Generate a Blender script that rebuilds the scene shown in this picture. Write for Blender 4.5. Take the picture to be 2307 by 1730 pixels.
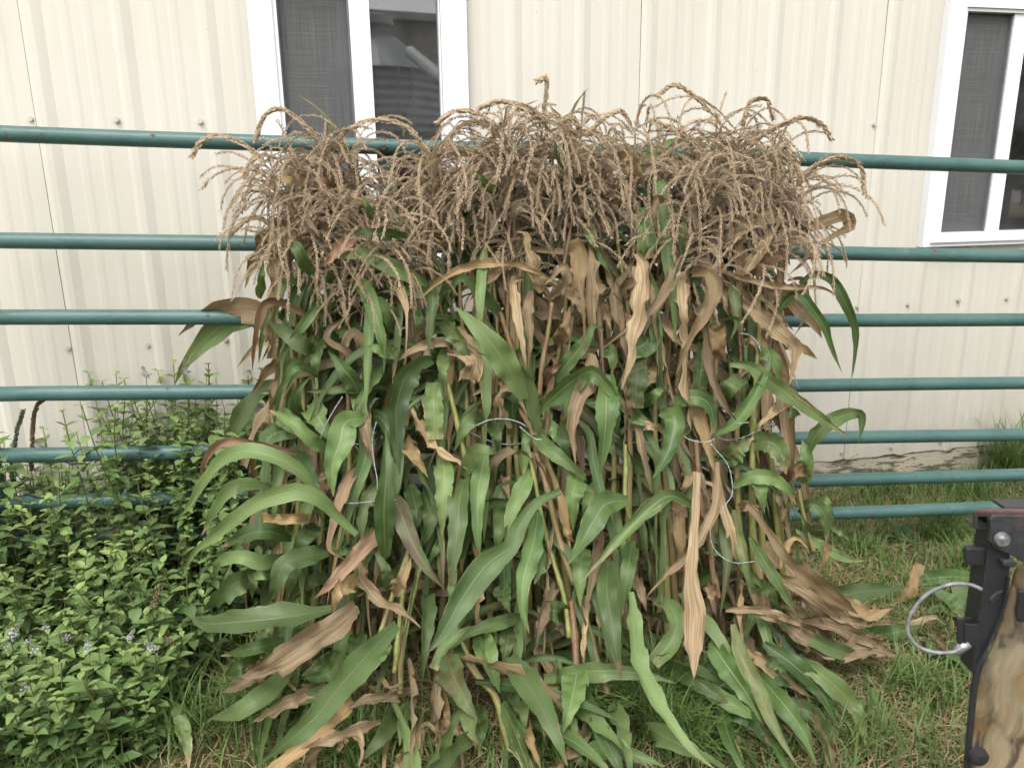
import bpy, math, random
import numpy as np
from mathutils import Vector, Matrix

R = math.radians
for o in list(bpy.data.objects):
    bpy.data.objects.remove(o)
scene = bpy.context.scene
col = scene.collection
rng = random.Random(7)
npr = np.random.default_rng(11)

# ------------------------------------------------------------------ camera, sky, sun, exposure
FPX, PITCH, ROLL, CAMH = 1740.0, R(14.46), R(-0.757), 1.22
W0, H0 = 2307.0, 1730.0
cr, sr = math.cos(ROLL), math.sin(ROLL)
_F = Vector((0, math.cos(PITCH), -math.sin(PITCH)))
_U = Vector((0, math.sin(PITCH), math.cos(PITCH)))
_R = Vector((1, 0, 0))
cd = bpy.data.cameras.new('camera')
cd.sensor_fit = 'HORIZONTAL'
cd.sensor_width = 36.0
cd.lens = FPX / W0 * 36.0
cd.clip_start = 0.02
cd.clip_end = 400
cam = bpy.data.objects.new('camera', cd)
col.objects.link(cam)
rx = _R * cr + _U * sr
ux = _U * cr - _R * sr
bx_ = -_F
cam.matrix_world = Matrix(((rx.x, ux.x, bx_.x, 0), (rx.y, ux.y, bx_.y, 0), (rx.z, ux.z, bx_.z, CAMH), (0, 0, 0, 1)))
scene.camera = cam
cd.dof.use_dof = True
cd.dof.focus_distance = 2.05
cd.dof.aperture_fstop = 6.5

SUN_EL, SUN_AZ = R(58), R(192)
world = bpy.data.worlds.new('World')
scene.world = world
world.use_nodes = True
wn = world.node_tree
wn.nodes.clear()
sky = wn.nodes.new('ShaderNodeTexSky')
sky.sky_type = 'NISHITA'
sky.sun_disc = False
sky.sun_elevation = SUN_EL
sky.sun_rotation = SUN_AZ
sky.air_density = 1.0
sky.dust_density = 2.0
hs = wn.nodes.new('ShaderNodeHueSaturation')
hs.inputs['Saturation'].default_value = 0.12
bg = wn.nodes.new('ShaderNodeBackground')
bg.inputs['Strength'].default_value = 0.15
wo = wn.nodes.new('ShaderNodeOutputWorld')
wn.links.new(sky.outputs[0], hs.inputs['Color'])
wn.links.new(hs.outputs[0], bg.inputs['Color'])
wn.links.new(bg.outputs[0], wo.inputs['Surface'])
sd = bpy.data.lights.new('sun', 'SUN')
sd.energy = 0.9
sd.angle = R(32)
sd.color = (1.0, 0.965, 0.91)
sun = bpy.data.objects.new('sun', sd)
col.objects.link(sun)
# sun direction: from behind the camera, high, slightly to the left
az = SUN_AZ
sdir = Vector((math.cos(SUN_EL) * math.sin(az), math.cos(SUN_EL) * math.cos(az), math.sin(SUN_EL)))
sun.rotation_euler = (-sdir).to_track_quat('-Z', 'Y').to_euler()
vs = scene.view_settings
vs.view_transform = 'Standard'
vs.look = 'None'
vs.gamma = 1
vs.use_curve_mapping = False
vs.exposure = 1.25
scene.cycles.use_denoising = True
scene.cycles.max_bounces = 5
scene.cycles.diffuse_bounces = 1
scene.cycles.glossy_bounces = 3
scene.cycles.transmission_bounces = 3
scene.cycles.transparent_max_bounces = 6
scene.cycles.caustics_reflective = False
scene.cycles.caustics_refractive = False
scene.cycles.use_adaptive_sampling = True
scene.cycles.adaptive_threshold = 0.03

# ------------------------------------------------------------------ helpers
def ray(px, py):
    u, v = px - 1153.5, py - 865.0
    u, v = cr * u + sr * v, -sr * u + cr * v
    xc, yc = u / FPX, -v / FPX
    return Vector((xc, math.cos(PITCH) + yc * math.sin(PITCH), -math.sin(PITCH) + yc * math.cos(PITCH)))

CAMP = Vector((0, 0, CAMH))
def at(px, py, Y):
    w = ray(px, py)
    return CAMP + w * (Y / w.y)
def zc(P):                       # depth along the view axis
    return (P - CAMP).dot(_F)
def proj(P):
    d = Vector(P) - CAMP
    z = d.dot(_F); u = d.dot(_R) / z * FPX; v = -d.dot(_U) / z * FPX
    return 1153.5 + cr * u - sr * v, 865 + sr * u + cr * v
def ground_y(py, px=1153):
    w = ray(px, py)
    if w.z > -0.02:
        return 50.0
    return CAMH / -w.z * w.y

def tag(o, label=None, cat=None, group=None, kind=None):
    if label: o['label'] = label
    if cat: o['category'] = cat
    if group: o['group'] = group
    if kind: o['kind'] = kind
    return o
def empty(name, loc=(0, 0, 0)):
    o = bpy.data.objects.new(name, None)
    o.location = loc
    o.empty_display_size = 0.05
    col.objects.link(o)
    return o
def link(name, me, parent=None, loc=None):
    o = bpy.data.objects.new(name, me)
    col.objects.link(o)
    if parent is not None:
        o.parent = parent
        if loc is None:            # mesh is in world coordinates: cancel the parents' offset
            q, off = parent, Vector((0, 0, 0))
            while q is not None:
                off += q.location
                q = q.parent
            o.location = -off
    if loc is not None:
        o.location = loc
    return o

class MB:
    def __init__(s):
        s.v, s.f, s.sm = [], [], True
    def add(s, vs_, fs):
        b = len(s.v)
        s.v.extend([tuple(p) for p in vs_])
        s.f.extend([tuple(i + b for i in f) for f in fs])
    def box(s, c, d, rot=None):
        c = Vector(c)
        pts = []
        for z in (-.5, .5):
            for x, y in ((-.5, -.5), (.5, -.5), (.5, .5), (-.5, .5)):
                q = Vector((x * d[0], y * d[1], z * d[2]))
                if rot is not None: q = rot @ q
                pts.append(c + q)
        s.add(pts, [(3, 2, 1, 0), (4, 5, 6, 7), (0, 1, 5, 4), (1, 2, 6, 5), (2, 3, 7, 6), (3, 0, 4, 7)])
    def tube(s, pts, rad, n=8, cap=True):
        pts = [Vector(p) for p in pts]
        m = len(pts)
        rads = rad if isinstance(rad, (list, tuple)) else [rad] * m
        up = None
        vv, ff = [], []
        for i, p in enumerate(pts):
            t = (pts[min(i + 1, m - 1)] - pts[max(i - 1, 0)]).normalized()
            if up is None:
                a = Vector((0, 0, 1)) if abs(t.z) < .9 else Vector((1, 0, 0))
                up = (a - t * a.dot(t)).normalized()
            else:
                up = (up - t * up.dot(t))
                up = up.normalized() if up.length > 1e-6 else t.orthogonal().normalized()
            sd_ = t.cross(up)
            for k in range(n):
                an = 2 * math.pi * k / n
                vv.append(p + (up * math.cos(an) + sd_ * math.sin(an)) * rads[i])
        for i in range(m - 1):
            for k in range(n):
                ff.append((i * n + k, i * n + (k + 1) % n, (i + 1) * n + (k + 1) % n, (i + 1) * n + k))
        if cap:
            ff.append(tuple(range(n - 1, -1, -1)))
            ff.append(tuple((m - 1) * n + k for k in range(n)))
        s.add(vv, ff)
    def prism(s, poly, off):     # polygon of Vectors, extruded along off
        n = len(poly)
        off = Vector(off)
        s.add(list(poly) + [p + off for p in poly],
              [tuple(range(n))[::-1], tuple(range(n, 2 * n))] + [(i, (i + 1) % n, n + (i + 1) % n, n + i) for i in range(n)])
    def mesh(s, name, mat, smooth=False):
        me = bpy.data.meshes.new(name)
        me.from_pydata(s.v, [], s.f)
        me.materials.append(mat)
        if smooth:
            me.polygons.foreach_set('use_smooth', [True] * len(me.polygons))
        me.update()
        return me
    def build(s, name, mat, parent=None, smooth=False):
        return link(name, s.mesh(name, mat, smooth), parent)

def npmesh(name, V, F3, mat, attrs=None, smooth=True):
    """V (n,3), F3 (m,3) arrays -> mesh, attrs: dict of point float colours"""
    me = bpy.data.meshes.new(name)
    V = np.asarray(V, dtype=np.float32)
    F3 = np.asarray(F3, dtype=np.int32)
    me.vertices.add(len(V)); me.vertices.foreach_set('co', V.ravel())
    me.loops.add(F3.size); me.loops.foreach_set('vertex_index', F3.ravel())
    me.polygons.add(len(F3))
    me.polygons.foreach_set('loop_start', np.arange(0, F3.size, 3, dtype=np.int32))
    me.update(calc_edges=True)
    me.polygons.foreach_set('use_smooth', np.full(len(F3), smooth))
    for k, a in (attrs or {}).items():
        c = me.color_attributes.new(k, 'FLOAT_COLOR', 'POINT')
        c.data.foreach_set('color', np.asarray(a, dtype=np.float32).ravel())
    me.materials.append(mat)
    me.validate()
    return me

# ------------------------------------------------------------------ materials
class N:
    def __init__(s, name):
        s.m = bpy.data.materials.new(name)
        s.m.use_nodes = True
        s.t = s.m.node_tree
        s.t.nodes.clear()
        s.out = s.t.nodes.new('ShaderNodeOutputMaterial')
    def n(s, typ, **kw):
        x = s.t.nodes.new('ShaderNode' + typ)
        for k, v in kw.items():
            if hasattr(x, k): setattr(x, k, v)
            else: s.put(x.inputs[k], v)
        return x
    def put(s, sock, v):
        if isinstance(v, bpy.types.NodeSocket): s.t.links.new(v, sock)
        else: sock.default_value = v
    def math(s, op, a, b=None, c=None, clamp=False):
        x = s.t.nodes.new('ShaderNodeMath'); x.operation = op; x.use_clamp = clamp
        s.put(x.inputs[0], a)
        if b is not None: s.put(x.inputs[1], b)
        if c is not None: s.put(x.inputs[2], c)
        return x.outputs[0]
    def mix(s, fac, a, b, blend='MIX'):
        x = s.t.nodes.new('ShaderNodeMix'); x.data_type = 'RGBA'; x.blend_type = blend
        s.put(x.inputs[0], fac)
        for sock, v in ((x.inputs[6], a), (x.inputs[7], b)):
            if isinstance(v, tuple) and len(v) == 3: v = v + (1,)
            s.put(sock, v)
        return x.outputs[2]
    def ramp(s, v, lo, hi):      # smooth 0..1
        x = s.t.nodes.new('ShaderNodeMapRange'); x.interpolation_type = 'SMOOTHSTEP'
        s.put(x.inputs[0], v); s.put(x.inputs[1], lo); s.put(x.inputs[2], hi)
        return x.outputs[0]
    def noise(s, vec, scale, detail=3, rough=.55):
        x = s.t.nodes.new('ShaderNodeTexNoise')
        if vec is not None: s.put(x.inputs['Vector'], vec)
        x.inputs['Scale'].default_value = scale
        x.inputs['Detail'].default_value = detail
        x.inputs['Roughness'].default_value = rough
        return x.outputs['Fac']
    def mapping(s, vec, scale=(1, 1, 1), rot=(0, 0, 0), loc=(0, 0, 0)):
        x = s.t.nodes.new('ShaderNodeMapping')
        s.put(x.inputs[0], vec)
        x.inputs['Scale'].default_value = scale; x.inputs['Rotation'].default_value = rot; x.inputs['Location'].default_value = loc
        return x.outputs[0]
    def obj(s): return s.n('TexCoord').outputs['Object']
    def bump(s, h, strength=.3, dist=.01):
        x = s.t.nodes.new('ShaderNodeBump')
        x.inputs['Strength'].default_value = strength; x.inputs['Distance'].default_value = dist
        s.put(x.inputs['Height'], h)
        return x.outputs[0]
    def bsdf(s, color, rough=.5, metal=0, normal=None, spec=.5, trans=None, transcol=None, **kw):
        b = s.t.nodes.new('ShaderNodeBsdfPrincipled')
        if isinstance(color, tuple) and len(color) == 3: color = color + (1,)
        s.put(b.inputs['Base Color'], color); s.put(b.inputs['Roughness'], rough); s.put(b.inputs['Metallic'], metal)
        b.inputs['Specular IOR Level'].default_value = spec
        for k, v in kw.items(): s.put(b.inputs[k], v)
        if normal is not None: s.put(b.inputs['Normal'], normal)
        o = b.outputs[0]
        if trans:
            tr = s.t.nodes.new('ShaderNodeBsdfTranslucent')
            tc = transcol if transcol is not None else color
            if isinstance(tc, tuple) and len(tc) == 3: tc = tc + (1,)
            s.put(tr.inputs['Color'], tc)
            if normal is not None: s.put(tr.inputs['Normal'], normal)
            mx = s.t.nodes.new('ShaderNodeMixShader')
            mx.inputs[0].default_value = trans
            s.t.links.new(o, mx.inputs[1]); s.t.links.new(tr.outputs[0], mx.inputs[2])
            o = mx.outputs[0]
        s.t.links.new(o, s.out.inputs['Surface'])
        return s.m

def m_siding():
    k = N('cream_siding'); c = k.obj()
    st = k.noise(k.mapping(c, (2.2, 2.2, .25)), 3, 3)
    bl = k.noise(c, 1.7, 3)
    sp = k.n('TexVoronoi', Vector=c, Scale=14.0).outputs['Distance']
    colr = k.mix(k.ramp(st, .35, .75), (.63, .595, .51), (.60, .565, .485))
    colr = k.mix(k.math('MULTIPLY', k.ramp(bl, .45, .7), .35), colr, (.66, .62, .55))
    colr = k.mix(k.math('MULTIPLY', k.ramp(sp, .035, .012), .75), colr, (.16, .13, .09))
    z = k.n('SeparateXYZ', Vector=c).outputs[2]
    foot_tone = k.math('MULTIPLY', k.ramp(k.math('ADD', z, k.math('MULTIPLY', k.noise(k.mapping(c, (5, 5, 1.2)), 4, 5), .5)), .75, .3), .45)  # darker tone towards the siding foot, broken up by noise
    colr = k.mix(foot_tone, colr, (.40, .37, .29))
    nb = k.bump(k.noise(k.mapping(c, (3, 3, .8)), 2.2, 2), .25, .02)
    return k.bsdf(colr, .42, normal=nb, spec=.4)
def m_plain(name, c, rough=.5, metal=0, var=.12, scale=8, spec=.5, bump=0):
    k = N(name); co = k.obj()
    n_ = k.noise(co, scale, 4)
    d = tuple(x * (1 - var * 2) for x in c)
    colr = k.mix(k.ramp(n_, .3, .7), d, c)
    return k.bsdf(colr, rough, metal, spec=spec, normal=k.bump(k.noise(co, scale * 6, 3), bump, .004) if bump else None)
def m_gate():
    k = N('green_gate_paint'); co = k.obj()
    n1 = k.noise(co, 7, 4); n2 = k.noise(co, 38, 5, .65); n3 = k.noise(k.mapping(co, (6, 60, 60)), 3, 3)
    c = k.mix(k.ramp(n1, .3, .7), (.042, .104, .092), (.066, .136, .122))
    c = k.mix(k.math('MULTIPLY', k.ramp(n3, .52, .75), .4), c, (.11, .20, .185))
    rust = k.ramp(n2, .64, .70)
    c = k.mix(rust, c, (.11, .05, .028))
    return k.bsdf(c, k.math('ADD', .42, k.math('MULTIPLY', rust, .4)), spec=.45, normal=k.bump(n2, .12, .002))
def m_corn_leaf():
    k = N('corn_leaf')
    uv = k.n('UVMap').outputs[0]
    s = k.n('SeparateXYZ', Vector=uv); u, v = s.outputs[0], s.outputs[1]
    at_ = k.n('Attribute', attribute_name='lf')
    sc = k.n('SeparateColor', Color=at_.outputs['Color'])
    dry, red, rnd = sc.outputs[0], sc.outputs[1], sc.outputs[2]
    uc = k.math('ABSOLUTE', k.math('SUBTRACT', u, .5))        # 0 at the midrib, .5 at the edge
    vec = k.n('CombineXYZ', X=k.math('MULTIPLY', u, 1.0), Y=v, Z=k.math('MULTIPLY', rnd, 37.0)).outputs[0]
    streak = k.noise(k.mapping(vec, (16, 2.2, 1)), 1.0, 2, .6)
    fine = k.noise(k.mapping(vec, (42, 3.0, 1)), 1.0, 1, .6)
    blot = k.noise(k.mapping(vec, (2.6, 7, 1)), 1.0, 3, .6)
    tone = k.noise(k.mapping(vec, (1.2, 1.6, 3)), 1.0, 0)
    veins = k.math('SINE', k.math('MULTIPLY', u, 88.0))
    g = k.mix(k.ramp(tone, .3, .72), (.042, .094, .022), (.108, .178, .052))
    g = k.mix(k.ramp(rnd, .1, .95), g, k.mix(.6, g, (.200, .275, .100)))
    g = k.mix(k.math('MULTIPLY', k.ramp(streak, .45, .8), .5), g, (.15, .205, .085))
    g = k.mix(k.math('MULTIPLY', k.ramp(veins, .0, 1.0), .24), g, (.22, .28, .14))
    g = k.mix(k.math('MULTIPLY', red, k.ramp(blot, .30, .62)), g, (.11, .040, .040))
    midg = k.mix(red, (.22, .26, .115), (.24, .09, .065))
    d = k.mix(k.ramp(streak, .3, .72), (.250, .175, .090), (.50, .390, .240))
    d = k.mix(k.math('MULTIPLY', k.ramp(fine, .42, .75), .5), d, (.15, .095, .05))
    d = k.mix(k.math('MULTIPLY', k.ramp(blot, .55, .75), .5), d, (.52, .40, .27))
    d = k.mix(k.math('MULTIPLY', k.ramp(rnd, .72, .97), .5), d, (.42, .28, .11))
    d = k.mix(k.math('MULTIPLY', red, .62), d, (.23, .10, .075))
    midd = k.mix(red, (.42, .30, .16), (.24, .10, .08))
    # where the leaf has died back
    f = k.math('ADD', dry, k.math('MULTIPLY', k.math('SUBTRACT', blot, .5), .9))
    f = k.math('ADD', f, k.math('MULTIPLY', k.math('SUBTRACT', streak, .5), .55))
    f = k.math('ADD', f, k.math('MULTIPLY', k.ramp(uc, .42, .5), .22))
    f = k.ramp(f, .40, .64)
    mid = k.ramp(uc, .040, .016)
    c = k.mix(f, k.mix(k.math('MULTIPLY', mid, .85), g, midg), k.mix(k.math('MULTIPLY', mid, .5), d, midd))
    lum = k.math('MULTIPLY_ADD', k.math('FRACT', k.math('MULTIPLY', rnd, 7.31)), .85, .52)
    c = k.mix(1.0, c, k.n('CombineColor', Red=lum, Green=lum, Blue=lum).outputs[0], 'MULTIPLY')
    sv = k.n('TexVoronoi', Vector=k.mapping(vec, (26, 16, 1)), Scale=1.0)
    spk = k.math('MULTIPLY', k.ramp(sv.outputs['Distance'], .12, .05), k.ramp(tone, .50, .62))
    c = k.mix(k.math('MULTIPLY', spk, .7), c, (.42, .42, .32))
    hgt = k.math('ADD', k.math('MULTIPLY', veins, .12), k.math('ADD', k.math('MULTIPLY', fine, k.math('ADD', .35, dry)), k.math('MULTIPLY', mid, .8)))
    nb = k.bump(hgt, .35, .0022)
    tc = k.mix(.5, c, k.mix(f, (.16, .25, .035), (.40, .26, .10)))
    rough = k.math('ADD', .36, k.math('MULTIPLY', f, .28))
    return k.bsdf(c, rough, normal=nb, spec=.32, trans=.24, transcol=tc)
def m_stalk():
    k = N('corn_stalk')
    at_ = k.n('Attribute', attribute_name='lf')
    sc = k.n('SeparateColor', Color=at_.outputs['Color'])
    dry, red, rnd = sc.outputs[0], sc.outputs[1], sc.outputs[2]
    co = k.obj()
    st = k.noise(k.mapping(co, (60, 60, 5)), 2, 4, .6)
    bl = k.noise(k.mapping(co, (12, 12, 6)), 2, 3)
    c = k.mix(k.ramp(st, .3, .7), (.13, .165, .040), (.30, .30, .095))
    c = k.mix(k.math('MULTIPLY', dry, k.ramp(bl, .3, .6)), c, (.33, .235, .12))
    c = k.mix(k.math('MULTIPLY', red, k.ramp(st, .25, .6)), c, (.165, .06, .045))
    return k.bsdf(c, .45, normal=k.bump(st, .3, .002), spec=.45)
def m_tassel():
    k = N('dry_tassel')
    at_ = k.n('Attribute', attribute_name='lf')
    sc = k.n('SeparateColor', Color=at_.outputs['Color'])
    a, b = sc.outputs[0], sc.outputs[1]
    c = k.mix(a, (.42, .315, .20), (.68, .535, .365))
    c = k.mix(k.math('MULTIPLY', b, .4), c, (.22, .16, .11))
    oi = k.n('ObjectInfo').outputs['Random']
    c = k.mix(k.math('MULTIPLY', oi, .30), c, (.36, .28, .19))
    return k.bsdf(c, .75, spec=.15, trans=.32)
def m_attr_leaf(name, dark, light, young, trans=.25, rough=.5, spec=.35):
    k = N(name)
    at_ = k.n('Attribute', attribute_name='lf')
    sc = k.n('SeparateColor', Color=at_.outputs['Color'])
    a, b, r_ = sc.outputs[0], sc.outputs[1], sc.outputs[2]
    c = k.mix(r_, dark, light)
    c = k.mix(a, c, young)
    c = k.mix(b, c, (.20, .135, .062))
    n_ = k.noise(k.obj(), 300, 1)
    c = k.mix(k.math('MULTIPLY', k.ramp(n_, .35, .7), .3), c, tuple(x * .55 for x in dark))
    return k.bsdf(c, rough, spec=spec, trans=trans)
def m_ground():
    k = N('soil_and_thatch'); co = k.obj()
    a = k.noise(co, 9, 5); b = k.noise(co, 60, 5, .7); d = k.noise(k.mapping(co, (90, 14, 1), (0, 0, .6)), 2, 4)
    c = k.mix(k.ramp(b, .35, .65), (.07, .05, .028), (.20, .15, .08))
    c = k.mix(k.math('MULTIPLY', k.ramp(a, .42, .62), .6), c, (.055, .068, .022))
    c = k.mix(k.math('MULTIPLY', k.ramp(d, .55, .75), .5), c, (.23, .17, .09))
    return k.bsdf(c, .95, spec=.1, normal=k.bump(b, .7, .02))
def m_wood():
    k = N('peeling_skirt_board'); co = k.obj()
    g = k.noise(k.mapping(co, (1.6, 30, 30)), 3, 5, .6); p = k.noise(k.mapping(co, (3, 12, 22)), 1.8, 4, .6)
    wood = k.mix(k.ramp(g, .3, .7), (.10, .085, .065), (.24, .21, .165))
    c = k.mix(k.ramp(p, .50, .54), (.47, .42, .32), wood)
    return k.bsdf(c, .85, spec=.2, normal=k.bump(k.math('ADD', k.math('MULTIPLY', k.ramp(p, .50, .54), -.6), g), .5, .004))
def m_screen():
    k = N('insect_screen'); co = k.n('TexCoord').outputs['UV']
    s = k.n('SeparateXYZ', Vector=co)
    a = k.noise(k.mapping(co, (420, 3.0, 1)), 1, 3, .7); b = k.noise(k.mapping(co, (4.5, 520, 1)), 1, 3, .7); l = k.noise(k.mapping(co, (2.2, 2.6, 1)), 1, 3)
    f = k.math('MULTIPLY', k.math('ADD', a, b), .5)
    c = k.mix(k.ramp(f, .36, .64), (.085, .087, .087), (.18, .183, .18))
    c = k.mix(k.math('MULTIPLY', k.ramp(l, .4, .7), .35), c, (.16, .16, .155))
    b_ = k.t.nodes.new('ShaderNodeBsdfPrincipled')
    k.put(b_.inputs['Base Color'], c); b_.inputs['Roughness'].default_value = .8; b_.inputs['Specular IOR Level'].default_value = .2
    tr = k.t.nodes.new('ShaderNodeBsdfTransparent')
    mx = k.t.nodes.new('ShaderNodeMixShader'); mx.inputs[0].default_value = .78
    k.t.links.new(tr.outputs[0], mx.inputs[1]); k.t.links.new(b_.outputs[0], mx.inputs[2]); k.t.links.new(mx.outputs[0], k.out.inputs['Surface'])
    return k.m
def m_glass():
    k = N('window_glass'); co = k.obj()
    fr = k.n('Fresnel', IOR=1.52).outputs[0]
    fac = k.math('MULTIPLY', fr, 3.7, clamp=True)   # two panes, four faces
    wob = k.bump(k.noise(co, 2.5, 1), .02, .01)
    gl = k.t.nodes.new('ShaderNodeBsdfGlossy'); gl.inputs['Roughness'].default_value = .015; gl.inputs['Color'].default_value = (1, 1, 1, 1)
    k.t.links.new(wob, gl.inputs['Normal'])
    tr = k.t.nodes.new('ShaderNodeBsdfTransparent'); tr.inputs['Color'].default_value = (.78, .82, .80, 1)
    mx = k.t.nodes.new('ShaderNodeMixShader'); k.put(mx.inputs[0], fac)
    k.t.links.new(tr.outputs[0], mx.inputs[1]); k.t.links.new(gl.outputs[0], mx.inputs[2])
    df = k.t.nodes.new('ShaderNodeBsdfDiffuse'); df.inputs['Color'].default_value = (.5, .5, .48, 1)
    v = k.n('TexVoronoi', Vector=co, Scale=70.0).outputs['Distance']
    dust_glare = k.math('ADD', k.math('MULTIPLY', k.ramp(v, .14, .05), .35), k.math('MULTIPLY', k.ramp(k.noise(co, 6, 4), .2, .8), .11))  # dust specks; the cloudy film also paints in paler pane reflections
    m2 = k.t.nodes.new('ShaderNodeMixShader'); k.put(m2.inputs[0], dust_glare)
    k.t.links.new(mx.outputs[0], m2.inputs[1]); k.t.links.new(df.outputs[0], m2.inputs[2])
    k.t.links.new(m2.outputs[0], k.out.inputs['Surface'])
    return k.m
def m_camo():
    k = N('camouflage_print'); co = k.obj()
    n1 = k.noise(co, 14, 3, .5); n2 = k.noise(k.mapping(co, loc=(3, 1, 2)), 14, 3, .5)
    cmb = k.n('CombineXYZ', X=k.math('MULTIPLY', n1, .035), Y=0.0, Z=k.math('MULTIPLY', n2, .05)).outputs[0]
    wob = k.n('VectorMath', operation='ADD'); k.t.links.new(co, wob.inputs[0]); k.t.links.new(cmb, wob.inputs[1])
    w = wob.outputs[0]
    # broad vertical trunks, khaki gaps, hanging leaves, thin dark twigs
    trunk = k.noise(k.mapping(w, (30, 30, 4), (0, .16, 0)), 1.0, 3, .5)
    grain = k.noise(k.mapping(w, (170, 170, 14), (0, .16, 0)), 1.0, 4, .6)
    c = k.mix(k.ramp(trunk, .44, .56), (.070, .048, .024), (.29, .225, .135))
    c = k.mix(k.math('MULTIPLY', k.ramp(grain, .45, .75), .45), c, (.085, .056, .028))
    pt = k.noise(k.mapping(w, (16, 16, 9), (0, -.3, 0), (5, 0, 1)), 1.0, 2)
    c = k.mix(k.math('MULTIPLY', k.ramp(pt, .52, .60), .55), c, (.22, .20, .125))
    c = k.mix(k.ramp(pt, .40, .34), c, (.10, .078, .045))
    lv = k.n('TexVoronoi', Vector=k.mapping(w, (52, 52, 17), (0, .55, 0)), Scale=1.0)
    lc = k.n('SeparateColor', Color=lv.outputs['Color'])
    leafm = k.math('MULTIPLY', k.ramp(lv.outputs['Distance'], .62, .42), k.ramp(lc.outputs[0], .45, .50))
    shade = k.mix(lc.outputs[1], (.20, .12, .045), (.30, .24, .14))
    c = k.mix(k.math('MULTIPLY', leafm, .6), c, k.mix(k.math('MULTIPLY', k.ramp(grain, .4, .7), .5), shade, (.09, .055, .025)))
    br = k.n('TexVoronoi', Vector=k.mapping(w, (17, 17, 6), (0, -.45, 0)), Scale=1.0, feature='DISTANCE_TO_EDGE').outputs['Distance']
    brk = k.ramp(k.noise(k.mapping(w, (12, 12, 12)), 1.0, 2), .36, .44)
    c = k.mix(k.math('MULTIPLY', k.math('MULTIPLY', k.ramp(br, .09, .04), brk), .9), c, k.mix(k.ramp(grain, .4, .6), (.05, .038, .024), (.15, .12, .08)))
    return k.bsdf(c, .42, spec=.4)
def m_metal_worn():
    k = N('worn_dark_steel'); co = k.obj()
    n1 = k.noise(co, 30, 5, .65); n2 = k.noise(co, 90, 4)
    c = k.mix(k.ramp(n2, .3, .7), (.030, .031, .034), (.052, .053, .057))
    c = k.mix(k.ramp(n1, .54, .70), c, (.14, .07, .06))
    c = k.mix(k.ramp(n1, .66, .76), c, (.33, .30, .30))
    return k.bsdf(c, .48, .2, normal=k.bump(n2, .15, .001))

M = dict(siding=m_siding(), gate=m_gate(), leaf=m_corn_leaf(), stalk=m_stalk(), tassel=m_tassel(), ground=m_ground(), wood=m_wood(),
         screen=m_screen(), glass=m_glass(), camo=m_camo(), steel=m_metal_worn(),
         white=m_plain('white_vinyl', (.84, .84, .85), .35, var=.02, scale=3),
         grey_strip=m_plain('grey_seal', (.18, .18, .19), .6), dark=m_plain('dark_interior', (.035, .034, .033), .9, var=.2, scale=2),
         screw=m_plain('screw_zinc', (.60, .57, .51), .4, .3), black=m_plain('black_steel', (.028, .029, .032), .42, .1, bump=.2, scale=25),
         rust=m_plain('rusted_channel', (.17, .085, .075), .6, .2, var=.3, scale=45, bump=.4),
         galv=m_plain('galvanised_wire', (.50, .50, .51), .35, .7, var=.25, scale=60), dullwire=m_plain('dull_wire', (.30, .30, .305), .55, .35, var=.3, scale=70), rubber=m_plain('rubber', (.018, .018, .018), .7),
         twine=m_plain('teal_twine', (.38, .49, .45), .85, var=.3, scale=160),
         mint=m_attr_leaf('mint_leaf', (.098, .172, .055), (.18, .275, .098), (.31, .42, .13)),
         flower=m_attr_leaf('mint_flower', (.40, .36, .44), (.60, .56, .62), (.18, .23, .07), trans=.1, rough=.8),
         grass=m_attr_leaf('grass_blade', (.085, .165, .030), (.175, .285, .080), (.26, .34, .13), trans=.3, rough=.45),
         straw=m_attr_leaf('dry_straw', (.28, .20, .10), (.52, .40, .23), (.36, .28, .15), trans=.1, rough=.8),
         weed=m_attr_leaf('weed_leaf', (.055, .115, .038), (.105, .175, .068), (.19, .25, .10)),
         bark=m_plain('bark', (.10, .08, .06), .9), crown=m_plain('tree_foliage', (.045, .075, .026), .7, var=.25, scale=1.5),
         galvbin=m_plain('galvanised_sheet', (.42, .44, .45), .45, .35, var=.08, scale=1.2), shedwall=m_plain('weathered_shed', (.66, .62, .55), .8, scale=1.5))

# ------------------------------------------------------------------ ground
mb = MB()
g = 40
mb.add([(-g, -g, 0), (g, -g, 0), (g, g, 0), (-g, g, 0)], [(0, 1, 2, 3)])
tag(mb.build('ground', M['ground']), kind='structure')

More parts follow.
